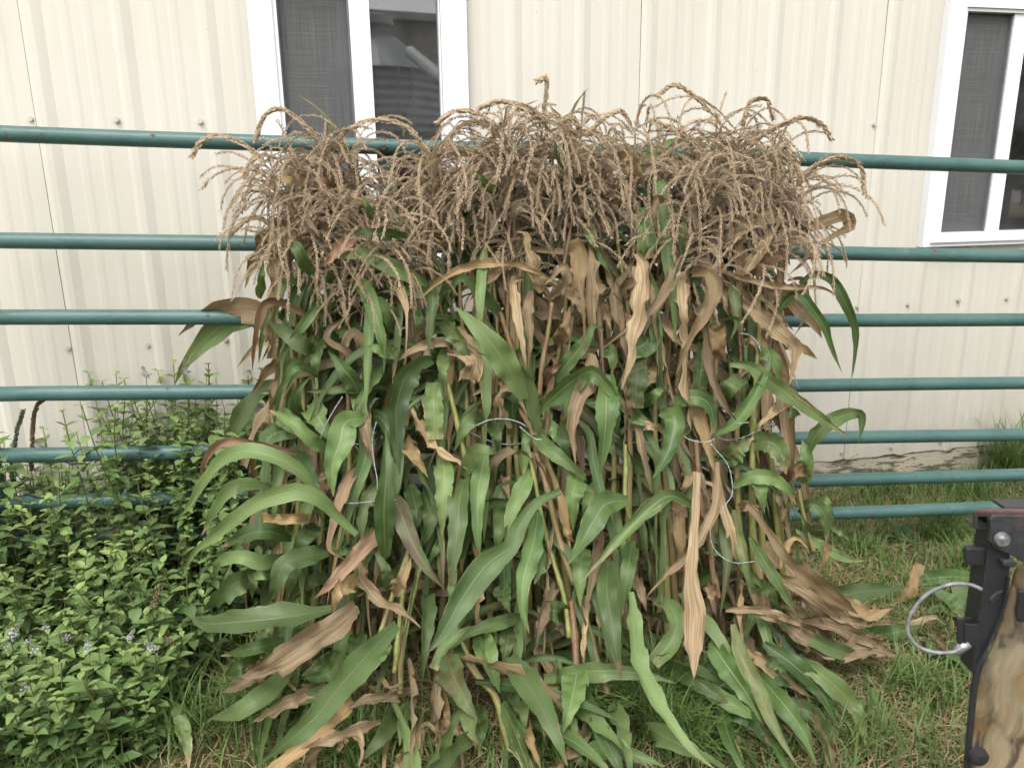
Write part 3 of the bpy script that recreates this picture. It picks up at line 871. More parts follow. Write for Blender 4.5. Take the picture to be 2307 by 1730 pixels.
TR = """J g 42 1150,1200 1000,1195 860,1180 740,1178 f|J g 40 1800,900 1740,850 1690,790 1645,745 f|I g 12 190,640 150,560 140,470 128,400 f|J p 44 690,900 600,850 540,810 490,830 c|J d 34 400,1040 450,1100 520,1190 560,1240 f|J g 30 930,1100 880,1000 830,900 f|J p 50 800,1220 680,1290 610,1370 530,1430 f|I d 36 820,840 770,830 760,930 775,1040 f|I d 30 1280,880 1380,790 1440,725 f|J g 50 480,1480 420,1380 370,1280 300,1270 f|J g 36 110,1650 120,1500 140,1370 f|P y 20 1850,1370 1900,1360 1960,1385 2010,1370|P d 26 1810,1440 1880,1470 1960,1465 2030,1480|P g 22 1830,1350 1900,1340 1970,1330 2040,1325|P d 16 1900,1410 1940,1440 1990,1430|P d 22 1760,1360 1840,1400 1880,1450|P d 22 1790,1330 1850,1380 1910,1430 1960,1480|P g 20 1760,1400 1830,1440 1900,1470 1985,1490|P d 24 1740,1290 1820,1330 1900,1390 1950,1400|P g 24 1720,1450 1790,1500 1850,1560 1890,1640|P d 18 1800,1400 1870,1405 1950,1440 2010,1450|P g 26 1690,1500 1760,1580 1810,1650 1840,1725|P h 24 1770,1480 1850,1520 1930,1600 1950,1680|P d 20 1700,1560 1760,1610 1830,1690|P d 22 620,1480 560,1530 500,1560|P g 24 660,1500 600,1560 540,1600 470,1620|P g 22 900,1600 860,1660 800,1725|P d 18 1000,1620 990,1680 1010,1728|P g 22 1330,1580 1350,1650 1400,1722
A g 62 1160,300 950,190 690,75 560,80 400,97|A g 58 560,285 690,300 760,450 810,620 840,760 835,930|A g 30 540,280 450,230 330,155|A g 38 450,330 330,480 200,660 50,870
A g 40 290,260 140,280 90,400 40,580|A p 44 340,540 200,460 60,400 -20,440 -60,560 -90,730 -100,900|A g 62 330,770 270,730 130,630 0,540|A d 34 690,850 560,760 440,690 460,590 670,460|A g 58 330,650 355,760 350,850 362,940
A l 46 980,775 860,770 770,740 690,735|A d 46 890,210 940,300 990,430 1000,560 995,720 985,880 s|A h 50 1240,200 1190,330 1180,480 1160,640 1160,810|A d 42 1370,700 1200,700 1050,750 900,850|A d 86 1330,730 1420,770 1480,850 1440,960 c
A g 95 1840,1100 1700,850 1560,660 1420,520 1350,450|A g 56 1920,1340 1900,1150 1850,950 1740,850 1600,800 1490,770|A g 92 1180,820 1080,850 990,950 930,1150 930,1400 950,1640|A g 50 1270,750 1250,900 1265,1060|A h 72 1190,985 1190,1150 1205,1390 c
A g 44 830,860 740,980 660,1120 615,1215|A h 38 760,1010 600,1030 450,1045 280,1050|A d 56 720,1150 700,1280 730,1430 780,1620|A g 52 700,1240 800,1230 870,1320 900,1450 920,1570|A d 46 1030,1170 1100,1330 1230,1480 1380,1560 1480,1640
A g 56 1580,1280 1480,1240 1400,1330 1340,1470|A g 46 1580,1270 1640,1370 1640,1500|A g 58 440,1480 300,1380 190,1270 20,1180|A g 42 260,1250 210,1150 230,1030 330,930|A h 30 370,950 280,880 190,890 90,1050 20,1150|A d 62 1000,1380 1060,1500 1150,1660
A g 52 1040,470 1080,540 1075,650|A g 16 860,700 880,560 960,420 1080,390|A g 40 1560,0 1530,250 1520,500 1510,755|A g 46 1700,540 1550,370 1400,240 1330,300 1340,400|A d 52 1760,120 1620,220 1450,400|A g 60 1330,300 1200,330 1000,330 860,300
A g 70 930,640 880,520 800,420 720,330|A g 75 700,1150 620,980 540,880 440,760|A g 70 1250,560 1340,640 1420,760 1480,880|A g 60 520,760 450,640 420,520 430,420|A g 40 1700,900 1650,720 1560,560 1480,470
C d 72 700,340 640,220 590,60 580,-60 515,-90|C d 72 890,20 960,40 970,200 985,380 1000,560 1005,790 s|C d 78 1370,65 1420,150 1420,300 1400,480 1350,700 1330,850 1260,1040|C d 74 1770,215 1880,200 1930,320 1870,500 1760,680 1650,940|C d 56 1700,210 1690,350 1700,500 1740,690
C d 40 1490,140 1600,90 1620,230 1500,450 1330,580 1110,760|C d 46 740,390 860,270 850,165 720,290|C d 42 560,240 490,260 500,400 540,620 580,850 600,935|C d 48 620,330 600,480 620,650 600,890|C d 48 900,560 1000,430 1090,330 1150,300 c|C d 50 870,310 960,420 1010,560
C p 42 700,1000 760,900 880,835|C g 58 780,990 880,850 1000,700 1060,590 1135,600|C g 80 680,1180 850,1030 1010,915 1090,930 1200,1060 1290,1205|C d 76 1060,780 1040,950 960,1100 920,1300 940,1570|C g 88 1180,930 1160,1100 1150,1300 1110,1645|C h 76 1385,730 1370,950 1360,1165 c
C g 92 1480,560 1440,700 1290,770 c|C g 62 1130,740 1200,790 1200,920|C g 78 1540,1200 1640,1230 1620,1400 1560,1550 1485,1670|C g 60 1600,1220 1680,1120 1780,1090 1880,1130 1920,1250 1900,1370|C d 52 1870,590 1880,800 1930,1000 2000,1150 2085,1255|C d 66 1960,560 1950,700 1950,815 c
C h 62 1850,700 1830,900 1810,1070 c|C d 38 480,1310 420,1180 400,1080 470,1030 560,1150 600,1265|C d 42 1330,1310 1450,1290 1575,1345|C d 38 100,590 200,720 345,945|C g 66 1450,-90 1450,0 1475,100 c|C g 36 1000,20 1090,30 1130,120 1190,215|C g 38 1060,40 1055,200 1040,330
C d 50 1130,420 1170,560 1200,650|C d 44 1250,480 1330,560 1440,600|C d 42 1560,520 1620,640 1720,740|C d 60 800,720 860,600 900,440|C p 44 1720,870 1740,980 1760,1060|C g 50 1400,1150 1500,1070 1580,1010|C d 50 1440,830 1500,920 1450,1000 c|C g 70 900,1250 860,1400 900,1560
C g 60 1300,1180 1400,1250 1500,1290|C h 46 1180,1360 1190,1440 1230,1530|C d 40 360,860 300,1000 200,1080|C g 52 700,1290 760,1300 870,1420 c|C g 40 560,1310 580,1400 560,1650 w|C g 60 640,1350 740,1450 880,1560 1020,1680
I d 56 1185,1090 1300,1010 1420,950 1560,935 c|I p 30 1550,940 1650,980 1720,1100 1700,1200 1600,1295|I d 46 1640,1050 1780,980 1930,930 1975,1000 1850,1070 1765,1175|I p 44 1390,1310 1480,1220 1560,1180 1605,1240|I d 26 1180,1280 1350,1330 1550,1370 1800,1380 1915,1445
I d 50 1250,1330 1400,1180 1480,1050 1560,950|I h 46 930,1280 930,1100 940,980 1000,960|I g 60 680,880 700,1000 715,1110 730,1195 c|I d 44 820,1060 850,980 930,920|I d 36 800,900 790,1000 775,1090|I g 34 330,960 370,1080 430,1170|I d 50 590,780 640,680 600,570 540,570 c
E g 46 1480,330 1600,250 1750,300 1830,430 1910,600 1950,780 1920,1110|E g 46 1260,640 1370,470 1480,430 1600,560 1690,700 1740,850 1830,1065|E d 76 975,470 1150,590 1300,720 1430,840 1440,950 1395,1175|E h 68 900,1000 1050,1010 1250,1160 1500,1330 1700,1480 1905,1605|E g 66 1540,1750 1600,1610 1700,1500 1850,1420 1980,1410 2000,1500 1970,1650
E d 30 1380,300 1500,290 1540,450 1500,650 1435,765|E d 28 1110,390 1220,480 1330,620 1435,725|E r 52 990,335 930,380 950,520 960,650 905,800|E g 62 1110,930 1200,910 1290,1000 1320,1160|E d 52 1370,1290 1250,1400 1150,1500 1095,1600|E g 72 830,1290 900,1190 1010,1120 c|E g 46 1290,1440 1400,1400 1455,1430 c
E g 62 780,1590 950,1480 1080,1300 1170,1130 1240,930 1190,850|E p 40 1000,870 1080,800 1140,900|E d 60 640,480 680,600 700,700|E d 36 870,360 860,500 920,650|E g 50 1080,1450 1130,1530 1160,1650
F r 104 840,340 950,230 1095,130|F h 98 1090,200 1230,170 1330,270 1370,440|F p 62 1345,480 1440,410 1555,395 c|F g 62 930,540 1080,460 1250,470 1380,560 1450,690|F y 84 1040,690 1120,760 1250,950 1380,1130 1550,1280 1750,1430 1965,1600 w|F r 58 940,730 960,900 1010,1080 1060,1280 1090,1430
F r 46 860,680 850,900 880,1100 870,1300 820,1620|F g 62 1480,760 1560,690 1660,730 1700,850 1700,1010|F y 34 1690,1010 1715,1100 1625,1245|F g 46 1440,900 1600,1000 1850,1130 2015,1155|F g 46 1640,640 1700,680 1765,825|F h 26 1720,850 1820,920 1945,995|F d 38 920,1580 1100,1570 1300,1640 1500,1620
F h 56 1070,960 1200,1180 1330,1380 1475,1645|F g 58 1100,1320 1220,1400 1305,1545|F g 70 1110,380 1150,560 1190,760|F d 50 980,700 1090,700 1170,740|F g 90 1480,500 1540,320 1500,150|F d 44 1380,640 1340,800 1370,880|F g 64 1640,950 1540,860 1480,760|F d 30 1420,1440 1490,1470 1630,1440
F p 50 750,1320 760,1450 790,1640|F d 55 560,660 470,800 520,1000 450,1200
D l 60 140,230 230,50 320,50 400,70|D g 78 150,250 110,400 100,600 60,850 38,1015|D g 64 300,40 260,240 240,420 240,650 265,825|D g 96 830,340 650,430 530,600 480,730 300,870 120,1120 0,1330 -110,1480 w|D g 62 630,180 540,350 470,520 430,720|D g 78 970,180 920,350 920,620|D g 92 1310,400 1150,430 1050,580 980,700 878,860
D g 80 1090,270 1040,420 990,570|D g 74 670,480 640,700 570,950 560,1150 605,1340|D d 62 780,980 720,1130 680,1300 640,1490|D g 72 1000,740 970,900 970,1160|D g 76 1170,830 1160,1050 1200,1300 1230,1500 1265,1680|D g 62 1340,690 1310,900 1268,1230|D g 66 1510,1110 1620,1170 1660,1300 1600,1430 1490,1560 c
D d 48 1350,920 1420,1100 1445,1190|D g 52 560,1220 400,1270 200,1340 50,1460|D h 68 480,1280 450,1420 430,1590|D g 68 300,1320 330,1500 390,1690|D h 62 1770,440 1620,370 1500,430 1330,590 1150,780 970,990|D d 90 1800,200 1790,500 1770,750 1760,1000 1790,1200 1780,1400 1780,1660 l|D d 56 1950,130 1930,400 1840,620 1700,820 1560,950 1445,1085
D d 60 1700,360 1680,550 1690,750 1700,890|D d 60 1750,150 1730,280 1690,350|D p 46 300,1000 250,820 200,700|D g 70 760,720 700,850 640,1000|D g 66 400,1000 440,1120 470,1200|D d 52 880,500 870,620 930,700|D d 46 1110,640 1050,1000 1000,1200|D g 60 1560,1530 1600,1400 1680,1240|D g 60 60,1010 130,1180 100,1330
D g 60 440,420 400,620 370,800|D d 60 420,230 450,330 480,420|D g 74 870,1230 800,1190 700,1180 c|D d 50 740,1320 800,1280 870,1320 c
H g 82 370,440 440,560 530,700 620,880 685,1045|H g 82 740,500 720,620 690,750 660,860|H g 62 1035,80 1050,250 1060,400 1110,560 1200,720 1290,850 1400,980 1500,1060|H g 72 1470,620 1620,720 1740,830 1815,935|H g 66 1480,360 1560,480 1680,650 1765,810|H r 52 1600,260 1650,450 1740,620 1800,770 1870,900 1960,1050
H d 46 1680,400 1800,490 1930,590 2055,675|H g 46 1870,590 1900,700 2050,760 2110,870 2150,1057|H g 42 1820,480 1950,470 2080,510 2215,545|H d 52 440,790 480,900 540,1070|H g 52 760,960 900,950 1100,1000 1225,1045|H h 42 780,730 830,850 905,1055|H g 46 1920,760 1980,880 2055,1030|H r 80 20,430 60,560 130,700 200,810
H d 42 0,780 100,870 245,955|H d 38 1560,190 1780,190 1950,250 2015,268|H d 52 1840,210 2000,330 2160,405|H d 22 2060,340 1980,430 1905,465|H d 28 1830,330 1850,400 1805,445|H g 70 200,310 250,460 310,640|H g 55 720,520 780,640 720,760|H d 44 860,480 840,560 870,620|H g 60 390,640 440,760 430,880|H g 60 170,720 210,860 180,960
H g 74 1500,440 1540,600 1640,720|H d 60 1720,780 1760,860 1800,910|H d 44 560,560 640,600 660,560 c|H h 46 700,930 740,1000 800,1057|H g 60 1740,450 1850,540 1990,560|H d 52 2020,420 2100,520 2200,600|H d 40 1900,260 2050,290 2190,400
G g 98 1100,230 850,270 600,300 400,320 200,330 75,270|G d 112 1280,210 1130,340 950,450 750,580 600,660 440,715|G g 108 1560,340 1380,520 1240,680 1120,820 1000,980 860,1110 720,1220 590,1320|G y 72 1290,20 1150,90 1110,250|G g 46 600,370 600,480 612,595|G g 52 760,450 560,500 305,560|G d 30 770,650 790,740 850,800 945,828
G y 36 1000,750 970,860 955,965|G d 52 1670,790 1500,840 1330,870 1175,965|G d 62 1140,990 1060,1120 950,1260 890,1370|G d 42 1140,1240 1220,1120 1290,1130 1310,1240 1290,1350|G d 22 1480,630 1460,720 1520,780 1640,730|G d 22 1750,1060 1740,1200 1730,1359|G d 18 1720,1080 1780,1040 1840,1110 1820,1195|G g 70 1180,520 1080,680 880,720
G h 60 1120,560 1000,640 880,700|G g 70 1300,400 1260,520 1200,620|G g 60 620,600 450,640 330,700|G g 80 1480,430 1400,600 1330,720|G g 60 2000,480 1980,650 1900,720|G g 60 1650,880 1600,1050 1580,1200|G g 66 1950,780 2050,950 2140,1150
B g 64 1275,960 1100,800 1000,700 850,655 700,690 560,740 430,830 250,980 110,1100 30,1270|B g 58 1000,720 900,540 760,440 600,380 480,365 330,420 200,560 80,760 5,845|B p 44 860,380 650,340 400,300 260,340 180,480 170,600|B g 50 670,620 500,600 380,640 280,760 170,970|B g 66 810,990 650,940 500,960 300,1055|B d 62 970,850 800,850 610,850 c
B g 76 1070,1090 900,1120 760,1180 700,1330 635,1455|B g 56 760,1110 600,1160 450,1120 300,1160 260,1300|B g 86 580,1250 430,1300 300,1400 190,1500|B g 36 730,1220 600,1250 475,1258|B p 46 1350,440 1240,540 1160,720 1110,900 1080,1060 1205,1145|B p 72 1470,910 1300,1080 1120,1280 970,1420|B h 56 1560,530 1420,620 1320,760 1310,920 1300,1090
B r 72 1450,690 1560,740 1640,950 1760,1180 1910,1360|B d 60 1300,1140 1330,1280 1450,1420 1600,1500 1735,1625|B h 76 1900,400 1900,550 1890,750 1880,980|B g 46 1910,950 1850,1050 1785,1175|B y 60 1535,1380 1600,1280 1665,1115|B l 42 1500,1340 1480,1200 1385,1055|B g 78 1480,1120 1470,800 1490,500 1480,200|B g 98 1330,130 1200,160 1160,300 1100,480 1110,690
B g 80 800,340 900,500 960,650 1040,880|B g 62 1280,600 1240,700 1250,900|B g 70 1000,900 900,1000 850,1150|B g 70 850,1130 820,1250 790,1400|B h 56 560,1160 540,1280 530,1420|B g 60 1100,1250 950,1300 820,1400|B g 70 1650,600 1700,800 1680,1000|B g 70 1750,650 1800,850 1720,1080|B d 66 1000,480 1010,560 1070,640 c|B g 74 680,80 800,160 920,250 1010,350
B g 90 950,30 1020,160 1090,300|B p 50 830,420 920,460 1000,500|B g 60 1330,900 1370,1050 1330,1200|B h 60 700,1040 600,1000 520,1060|B g 70 1120,980 1180,1080 1270,1050"""

# --- bundles
BW = [-.44, -.03, .35, .60]                         # waist positions
BN = [13, 14, 13, 9]
BL = ['bundle of cornstalks beside the mint bed, its long leaves arching over the mint',
      'bundle of cornstalks in the middle of the shock, tied with a short twine bow',
      'bundle of cornstalks with tan dry leaves and a long loose twine tail',
      'bundle of cornstalks nearest the camouflage panel, purple leaf and thin green leaves hanging out']
bundles, stalks = [], []
for b in range(4):
    e = empty('corn_bundle', (BW[b] * 1.05, 1.84, 0))
    tag(e, BL[b], 'corn bundle', 'corn bundles leaning on the gate')
    bundles.append(e)
def attach_bundle(X):
    return min(range(4), key=lambda i: abs(BW[i] - X))
top_used = []
for b in range(4):
    for i in range(BN[b]):
        r = random.Random(1000 + b * 50 + i)
        an = 2 * math.pi * (i / BN[b]) + r.uniform(-.3, .3)
        rad = math.sqrt(r.uniform(.1, 1))
        ox, oy = math.cos(an) * rad, math.sin(an) * rad
        wx = .13 if b < 3 else .09
        base = Vector((BW[b] * 1.05 + ox * wx * 1.75, 1.80 + .10 * abs(BW[b]) + oy * .15, .0))
        base.z = -.01
        waist = Vector((BW[b] + ox * wx, 1.925 + oy * .075, .60))
        top = Vector((BW[b] * 1.04 + ox * wx * 1.75, 2.06 + oy * .085 + .1 * BW[b], r.uniform(.97, 1.19)))
        if b == 3: top.z -= .05
        if b == 0: top.x = max(top.x, -.60 + .05 * r.random())
        P = [base, (base + waist) / 2 + Vector((r.uniform(-.02, .02), r.uniform(-.02, .02), 0)), waist, (waist + top) / 2 + Vector((r.uniform(-.03, .03), r.uniform(-.02, .02), 0)), top]
        me = stalk_mesh(P, r.uniform(.0085, .0125), .0042, 2000 + b * 50 + i, red_top=r.uniform(.3, 1), dry=r.uniform(0, .9), red_all=r.choice([0, 0, .15, .5]))
        o = link('stalk', me, bundles[b])
        stalks.append((b, o, P))
        # tassel
        t = bpy.data.objects.new('tassel', TV[(i * 5 + b * 3) % len(TV)].copy())
        col.objects.link(t)
        t.parent = o
        t.location = top
        t.rotation_euler = (r.uniform(-.25, .25), r.uniform(-.3, .3), r.uniform(0, 6.28))
        sc_ = r.uniform(.72, 1.18)
        t.scale = (sc_, sc_, sc_)
        if i % 4 != 1 and abs(top.x - .04) < .56:                                  # a side tassel that hangs lower, in front
            t2 = bpy.data.objects.new('tassel', TV[(i * 7 + b * 5 + 3) % len(TV)].copy())
            col.objects.link(t2)
            t2.parent = o
            t2.location = top + Vector((r.uniform(-.06, .06), r.uniform(-.09, -.03), -r.uniform(.0, .13)))
            t2.rotation_euler = (r.uniform(.1, .5), r.uniform(-.4, .4), r.uniform(0, 6.28))
            t2.scale = (sc_ * .95,) * 3
def nearest_stalk(P, b=None):
    best, bo = 1e9, None
    for (bb, o, Q) in stalks:
        if b is not None and bb != b: continue
        for q in Q:
            d = (q - P).length
            if d < best: best, bo = d, o
    return bo
# stalks that show plainly in front
for (rg, hw, kind, pts) in (('B', 21, (0, .1, .1), [(1735, 1180), (1690, 1340), (1640, 1560), (1600, 1760), (1585, 2095)]), ('B', 19, (.4, .1, 0), [(1665, 1020), (1600, 1200), (1530, 1400), (1445, 1660)]),
                            ('B', 20, (0, .1, 0), [(1640, 1100), (1600, 1400), (1570, 1700), (1545, 1945)]), ('D', 19, (0, .1, .1), [(610, 60), (660, 330), (740, 700), (850, 1070), (895, 1380)]),
                            ('D', 25, (.4, .3, .6), [(660, 60), (740, 330), (800, 600), (870, 830), (930, 1000)]), ('A', 20, (0, 0, .1), [(1290, 980), (1330, 1150), (1390, 1400), (1440, 1650)]), ('A', 20, (.0, .2, 1.), [(1640, 420), (1690, 560), (1740, 720), (1795, 880)]),
                            ('C', 19, (.3, .2, .8), [(770, 420), (740, 640), (700, 860), (680, 1080)]), ('H', 22, (.1, .2, .9), [(705, 130), (725, 330), (735, 520)]), ('H', 20, (.2, .2, .5), [(740, 90), (800, 280), (850, 470), (910, 650)]),
                            ('H', 20, (.5, .1, 0), [(120, 460), (210, 580), (285, 660), (330, 830), (375, 965)]), ('D', 18, (.1, 0, 0), [(1290, 0), (1295, 200), (1290, 380), (1330, 560)]), ('F', 24, (.3, .1, .9), [(620, 150), (630, 330), (640, 520), (680, 800)]),
                            ('F', 17, (0, 0, .5), [(1470, 560), (1510, 760), (1560, 960), (1600, 1080)]), ('D', 22, (.2, .1, .9), [(1880, 520), (1900, 800), (1930, 980), (1960, 1100)]), ('J', 11, (.1, .2, 1.), [(1200, 1210), (1235, 1330), (1270, 1480)]),
                            ('J', 11, (.1, .2, 1.), [(330, 920), (400, 1050), (480, 1200), (520, 1400)]), ('I', 12, (.1, .2, 1.), [(250, 930), (215, 1130), (190, 1260)]), ('I', 14, (.1, .2, 1.), [(1195, 950), (1170, 1130), (1160, 1350)]), ('G', 18, (.5, .2, .2), [(1960, 300), (2100, 620), (2212, 780)])):
    P = trace(rg, pts, dz=-.015, base_in=0, arch=0)
    if P[0].z < P[-1].z: P = P[::-1]
    P = P[::-1]
    s_ = REG[rg][2] * zc(P[0]) / FPX
    me = stalk_mesh(P, hw * s_, hw * s_ * .85, int(pts[0][0]), red_top=kind[1], dry=kind[0], red_all=kind[2])
    link('stalk', me, bundles[attach_bundle(P[1].x)])

cnt = 0
for line in TR.replace('\n', '|').split('|'):
    w = line.split()
    rg, kind, hw = w[0], w[1], float(w[2])
    prof = 'n'
    front = w[-1] == 'f'
    if front: w.pop()
    if w[-1] in PROF: prof = w.pop()
    pts = [tuple(float(q) for q in p.split(',')) for p in w[3:]]
    cnt += 1
    r = random.Random(cnt * 17)
    pp = [px(rg, p) for p in pts]
    len_ = sum(math.hypot(a[0] - b[0], a[1] - b[1]) for a, b in zip(pp[:-1], pp[1:]))
    lft = max(0, min(1, (700 - px(rg, pts[-1])[0]) / 150))
    P = trace(rg, pts, dz=-.13 * min(1, hw * REG[rg][2] * len_ / 9000) + r.uniform(-.015, .015) - (.05 if kind in 'ly' else 0) - .05 * lft - (.10 if front else 0), arch=r.uniform(.01, .05) + .05 * lft)
    hwm = hw * REG[rg][2] * zc(P[len(P) // 2]) / FPX * 1.02
    me = leaf_mesh(P, hwm, kind, cnt * 31, prof)
    b = attach_bundle(P[0].x)
    link('leaf', me, nearest_stalk(P[0], b))

# second layer: leaves hanging out over the face of the bundles between the traced ones
def lerp_tab(tab, y):
    for (a, u), (b, v) in zip(tab[:-1], tab[1:]):
        if y <= b: return u + (v - u) * max(0, (y - a) / (b - a))
    return tab[-1][1]
XLt = [(500, 650), (800, 630), (1000, 600), (1200, 560), (1400, 520), (1580, 600)]
XRt = [(500, 1730), (800, 1740), (1000, 1740), (1200, 1760), (1400, 1810), (1580, 1850)]
LAY = []
r = random.Random(77)
for row in range(17):
    y = 490 + row * 68
    xl, xr = lerp_tab(XLt, y), lerp_tab(XRt, y)
    nc = 15
    for c_ in range(nc):
        LAY.append((xl + (xr - xl) * (c_ + r.uniform(0, 1)) / nc, y + r.uniform(-40, 40)))
for q in range(30):                                      # leaves piled at the foot, down to the near grass
    LAY.append((700 + (q * 61.8) % 1080, 1440 + (q * 47.3) % 190))
for i, (x, y) in enumerate(LAY):
    r = random.Random(4000 + i)
    ou = (x - 1150) / 600
    d = Vector((ou * r.uniform(.3, 1.0) + r.gauss(0, .45), -r.uniform(.1, 1.1) if r.random() < .55 else r.uniform(0, .8), 0)).normalized()
    dryz = (.62 if x > 1060 else .30) if y < 880 else (.44 if x > 1450 else .33)
    q = r.random()
    kind = 'd' if q < dryz else ('g' if q < dryz + (1 - dryz) * .70 else r.choice('hhrrpylhl'))
    L = r.uniform(230, 500)
    if y > 1250: L *= .72
    foot = i >= len(LAY) - 30
    if foot:
        L = r.uniform(180, 360); d = Vector((ou * 1.3 + r.gauss(0, .7), r.uniform(-.1, .9), 0)).normalized(); gq_f = .12
    kink = r.choice((0, 0, 1, 2, 3))
    pts = [(x, y)]
    gq = r.uniform(.2, .7) if not foot else .1
    if foot: kink = 0
    cv = r.uniform(-.10, .10)
    for s in range(7):
        d = (d + Vector((cv + ou * (.05 if y < 1250 else .16), gq * (.5 + s * .12), 0))).normalized()
        if kink and s == kink: d = Vector((r.uniform(-.25, .25) + ou * (.1 if y < 1200 else .5), 1, 0)).normalized()
        pts.append((pts[-1][0] + d.x * L / 7, pts[-1][1] + d.y * L / 7))
    if min(p[0] - lerp_tab(XLt, p[1]) for p in pts) < -45 or max(p[0] - lerp_tab(XRt, p[1]) for p in pts) > 70: pts = [(p[0] * .25 + (x - (x - 1150) * .06) * .75, p[1]) for p in pts]
    P = trace('P', pts, dz=-.08 if foot else r.uniform(-.05, .10), base_in=.06, arch=r.uniform(0, .05))
    me = leaf_mesh(P, (r.uniform(14, 25) if foot else r.choice((r.uniform(7, 13), r.uniform(10, 21)))) * zc(P[3]) / FPX, kind, 6000 + i, r.choice('nnnnnnnwc'), roll=(r.uniform(-.5, .5), r.uniform(-.7, .7) if r.random() < .5 else r.choice((-1.9, -1.3, 1.3, 1.9)), r.uniform(0, 6.28)), n=22, m=5)
    b = attach_bundle(P[0].x)
    link('leaf', me, nearest_stalk(P[0], b))

for i in range(95):
    r = random.Random(8800 + i)
    x = 640 + (i * 37.7) % 1090; y = r.uniform(455, 880)
    ou = (x - 1150) / 600
    L = r.uniform(170, 330)
    pts = [(x, y)]
    d = Vector((ou * .3 + r.gauss(0, .3), r.uniform(-.6, 1), 0)).normalized()
    for s in range(6):
        d = (d + Vector((r.uniform(-.1, .1), .35, 0))).normalized()
        pts.append((pts[-1][0] + d.x * L / 6, pts[-1][1] + d.y * L / 6))
    P = trace('P', pts, dz=r.uniform(.07, .17), base_in=.03, arch=.02)
    me = leaf_mesh(P, r.uniform(20, 32) * zc(P[3]) / FPX, 'd' if r.random() < (.55 if x > 1060 else .25) else r.choice('gggh'), 8900 + i, 'n', roll=(r.uniform(-.4, .4), r.uniform(-.5, .5), r.uniform(0, 6)), n=16, m=5)
    link('leaf', me, nearest_stalk(P[0], attach_bundle(P[0].x)))

# filler leaves that grow from the stalks behind the traced ones
fi = 0
for (b, o, Q) in stalks:
    r = random.Random(5000 + fi)
    nl = r.randint(6, 7)
    for k in range(nl):
        fi += 1
        t = .08 + .90 * (k + r.random() * .8) / nl
        C = catmull(Q, 20)
        p = C[int(t * 19)]
        an = r.gauss(-math.pi / 2, 1.5)                 # mostly out towards the camera side
        out = Vector((math.cos(an), math.sin(an), 0))
        out = (out + Vector(((p.x - BW[b]) * 2.2 + BW[b] * .35, 0, 0))).normalized()
        z = p.z
        dryp = .25 + (.45 if (b >= 1 and z > .7) else 0) + (.15 if b == 3 else 0)
        kind = 'd' if r.random() < dryp else r.choice('ggggghrg')
        if r.random() < .07: kind = 'p'
        L = r.uniform(.36, .62) if z > .25 else r.uniform(.40, .62)
        d = (out * r.uniform(.45, .9) + Vector((0, 0, r.uniform(.5, 1.1)))).normalized()
        if kind in 'dp': d = (out * .8 + Vector((0, 0, r.uniform(-.1, .6)))).normalized()
        g_ = r.uniform(.20, .42) * (1.5 if kind in 'dp' else 1)
        P = [p.copy()]
        n_ = 9
        keep = r.uniform(.06, .19)
        wx_ = Vector((r.uniform(-.08, .08), r.uniform(-.04, .04), 0))
        for s in range(n_):
            q = s / n_
            d = (d + Vector((0, 0, -g_ * (.5 + 1.2 * q))) + wx_).normalized()
            nx = P[-1] + d * (L / n_)
            sx_, sy_ = proj(nx)
            ylim = surf(sx_, sy_) + keep
            if nx.y < ylim: nx.y = ylim; d = Vector((d.x, max(d.y, -.1), d.z)).normalized()
            if nx.z < .015: nx.z = .015; d = Vector((d.x, d.y, .05)).normalized()
            P.append(nx)
        qq = [proj(p_) for p_ in P]
        if any(a_[0] < lerp_tab(XLt, a_[1]) - 25 or a_[0] > lerp_tab(XRt, a_[1]) + 45 for a_ in qq): continue
        side = Vector((0, 0, 1)).cross(out)
        me = leaf_mesh(P, r.uniform(.014, .027), kind, 9000 + fi, 'n', roll=(r.uniform(-.6, .6), r.uniform(-.7, .7), r.uniform(0, 6)), towards=side, n=18, m=5)
        link('leaf', me, o)

# tassels whose long central spike is seen against the wall
SP = [('Z', [(1700, 1080), (1560, 930), (1380, 848), (1260, 880), (1198, 975)], 1.98, 14), ('J', [(560, 640), (480, 470), (280, 310), (150, 350), (80, 525)], 1.98, 10), ('J', [(1330, 620), (1150, 430), (950, 380), (800, 420), (665, 515)], 1.97, 12),
      ('J', [(2120, 470), (2150, 200), (2150, 90), (2088, 105)], 2.02, 8), ('J', [(2200, 480), (2050, 330), (1830, 250), (1668, 302)], 2.0, 10), ('J', [(1900, 520), (1750, 390), (1600, 320), (1480, 330), (1378, 402)], 1.98, 9),
      ('I', [(1150, 330), (1000, 180), (880, 118), (785, 180)], 2.02, 9), ('I', [(1290, 430), (1340, 270), (1370, 215), (1450, 203), (1498, 312)], 2.03, 9), ('I', [(1290, 560), (1430, 430), (1580, 350), (1700, 318), (1800, 365), (1857, 452)], 2.02, 10),
      ('I', [(1640, 760), (1720, 650), (1830, 590), (1930, 568), (2040, 620), (2065, 775)], 2.0, 9), ('Z', [(1780, 1500), (1640, 1370), (1540, 1370), (1428, 1472)], 1.96, 14), ('I', [(640, 420), (560, 290), (450, 320), (340, 420)], 1.98, 11),
      ('I', [(1130, 640), (1010, 480), (880, 390), (740, 340)], 1.96, 10), ('I', [(300, 420), (260, 330), (180, 330)], 2.0, 8), ('I', [(1480, 620), (1560, 510), (1640, 570), (1655, 660)], 2.0, 9)]
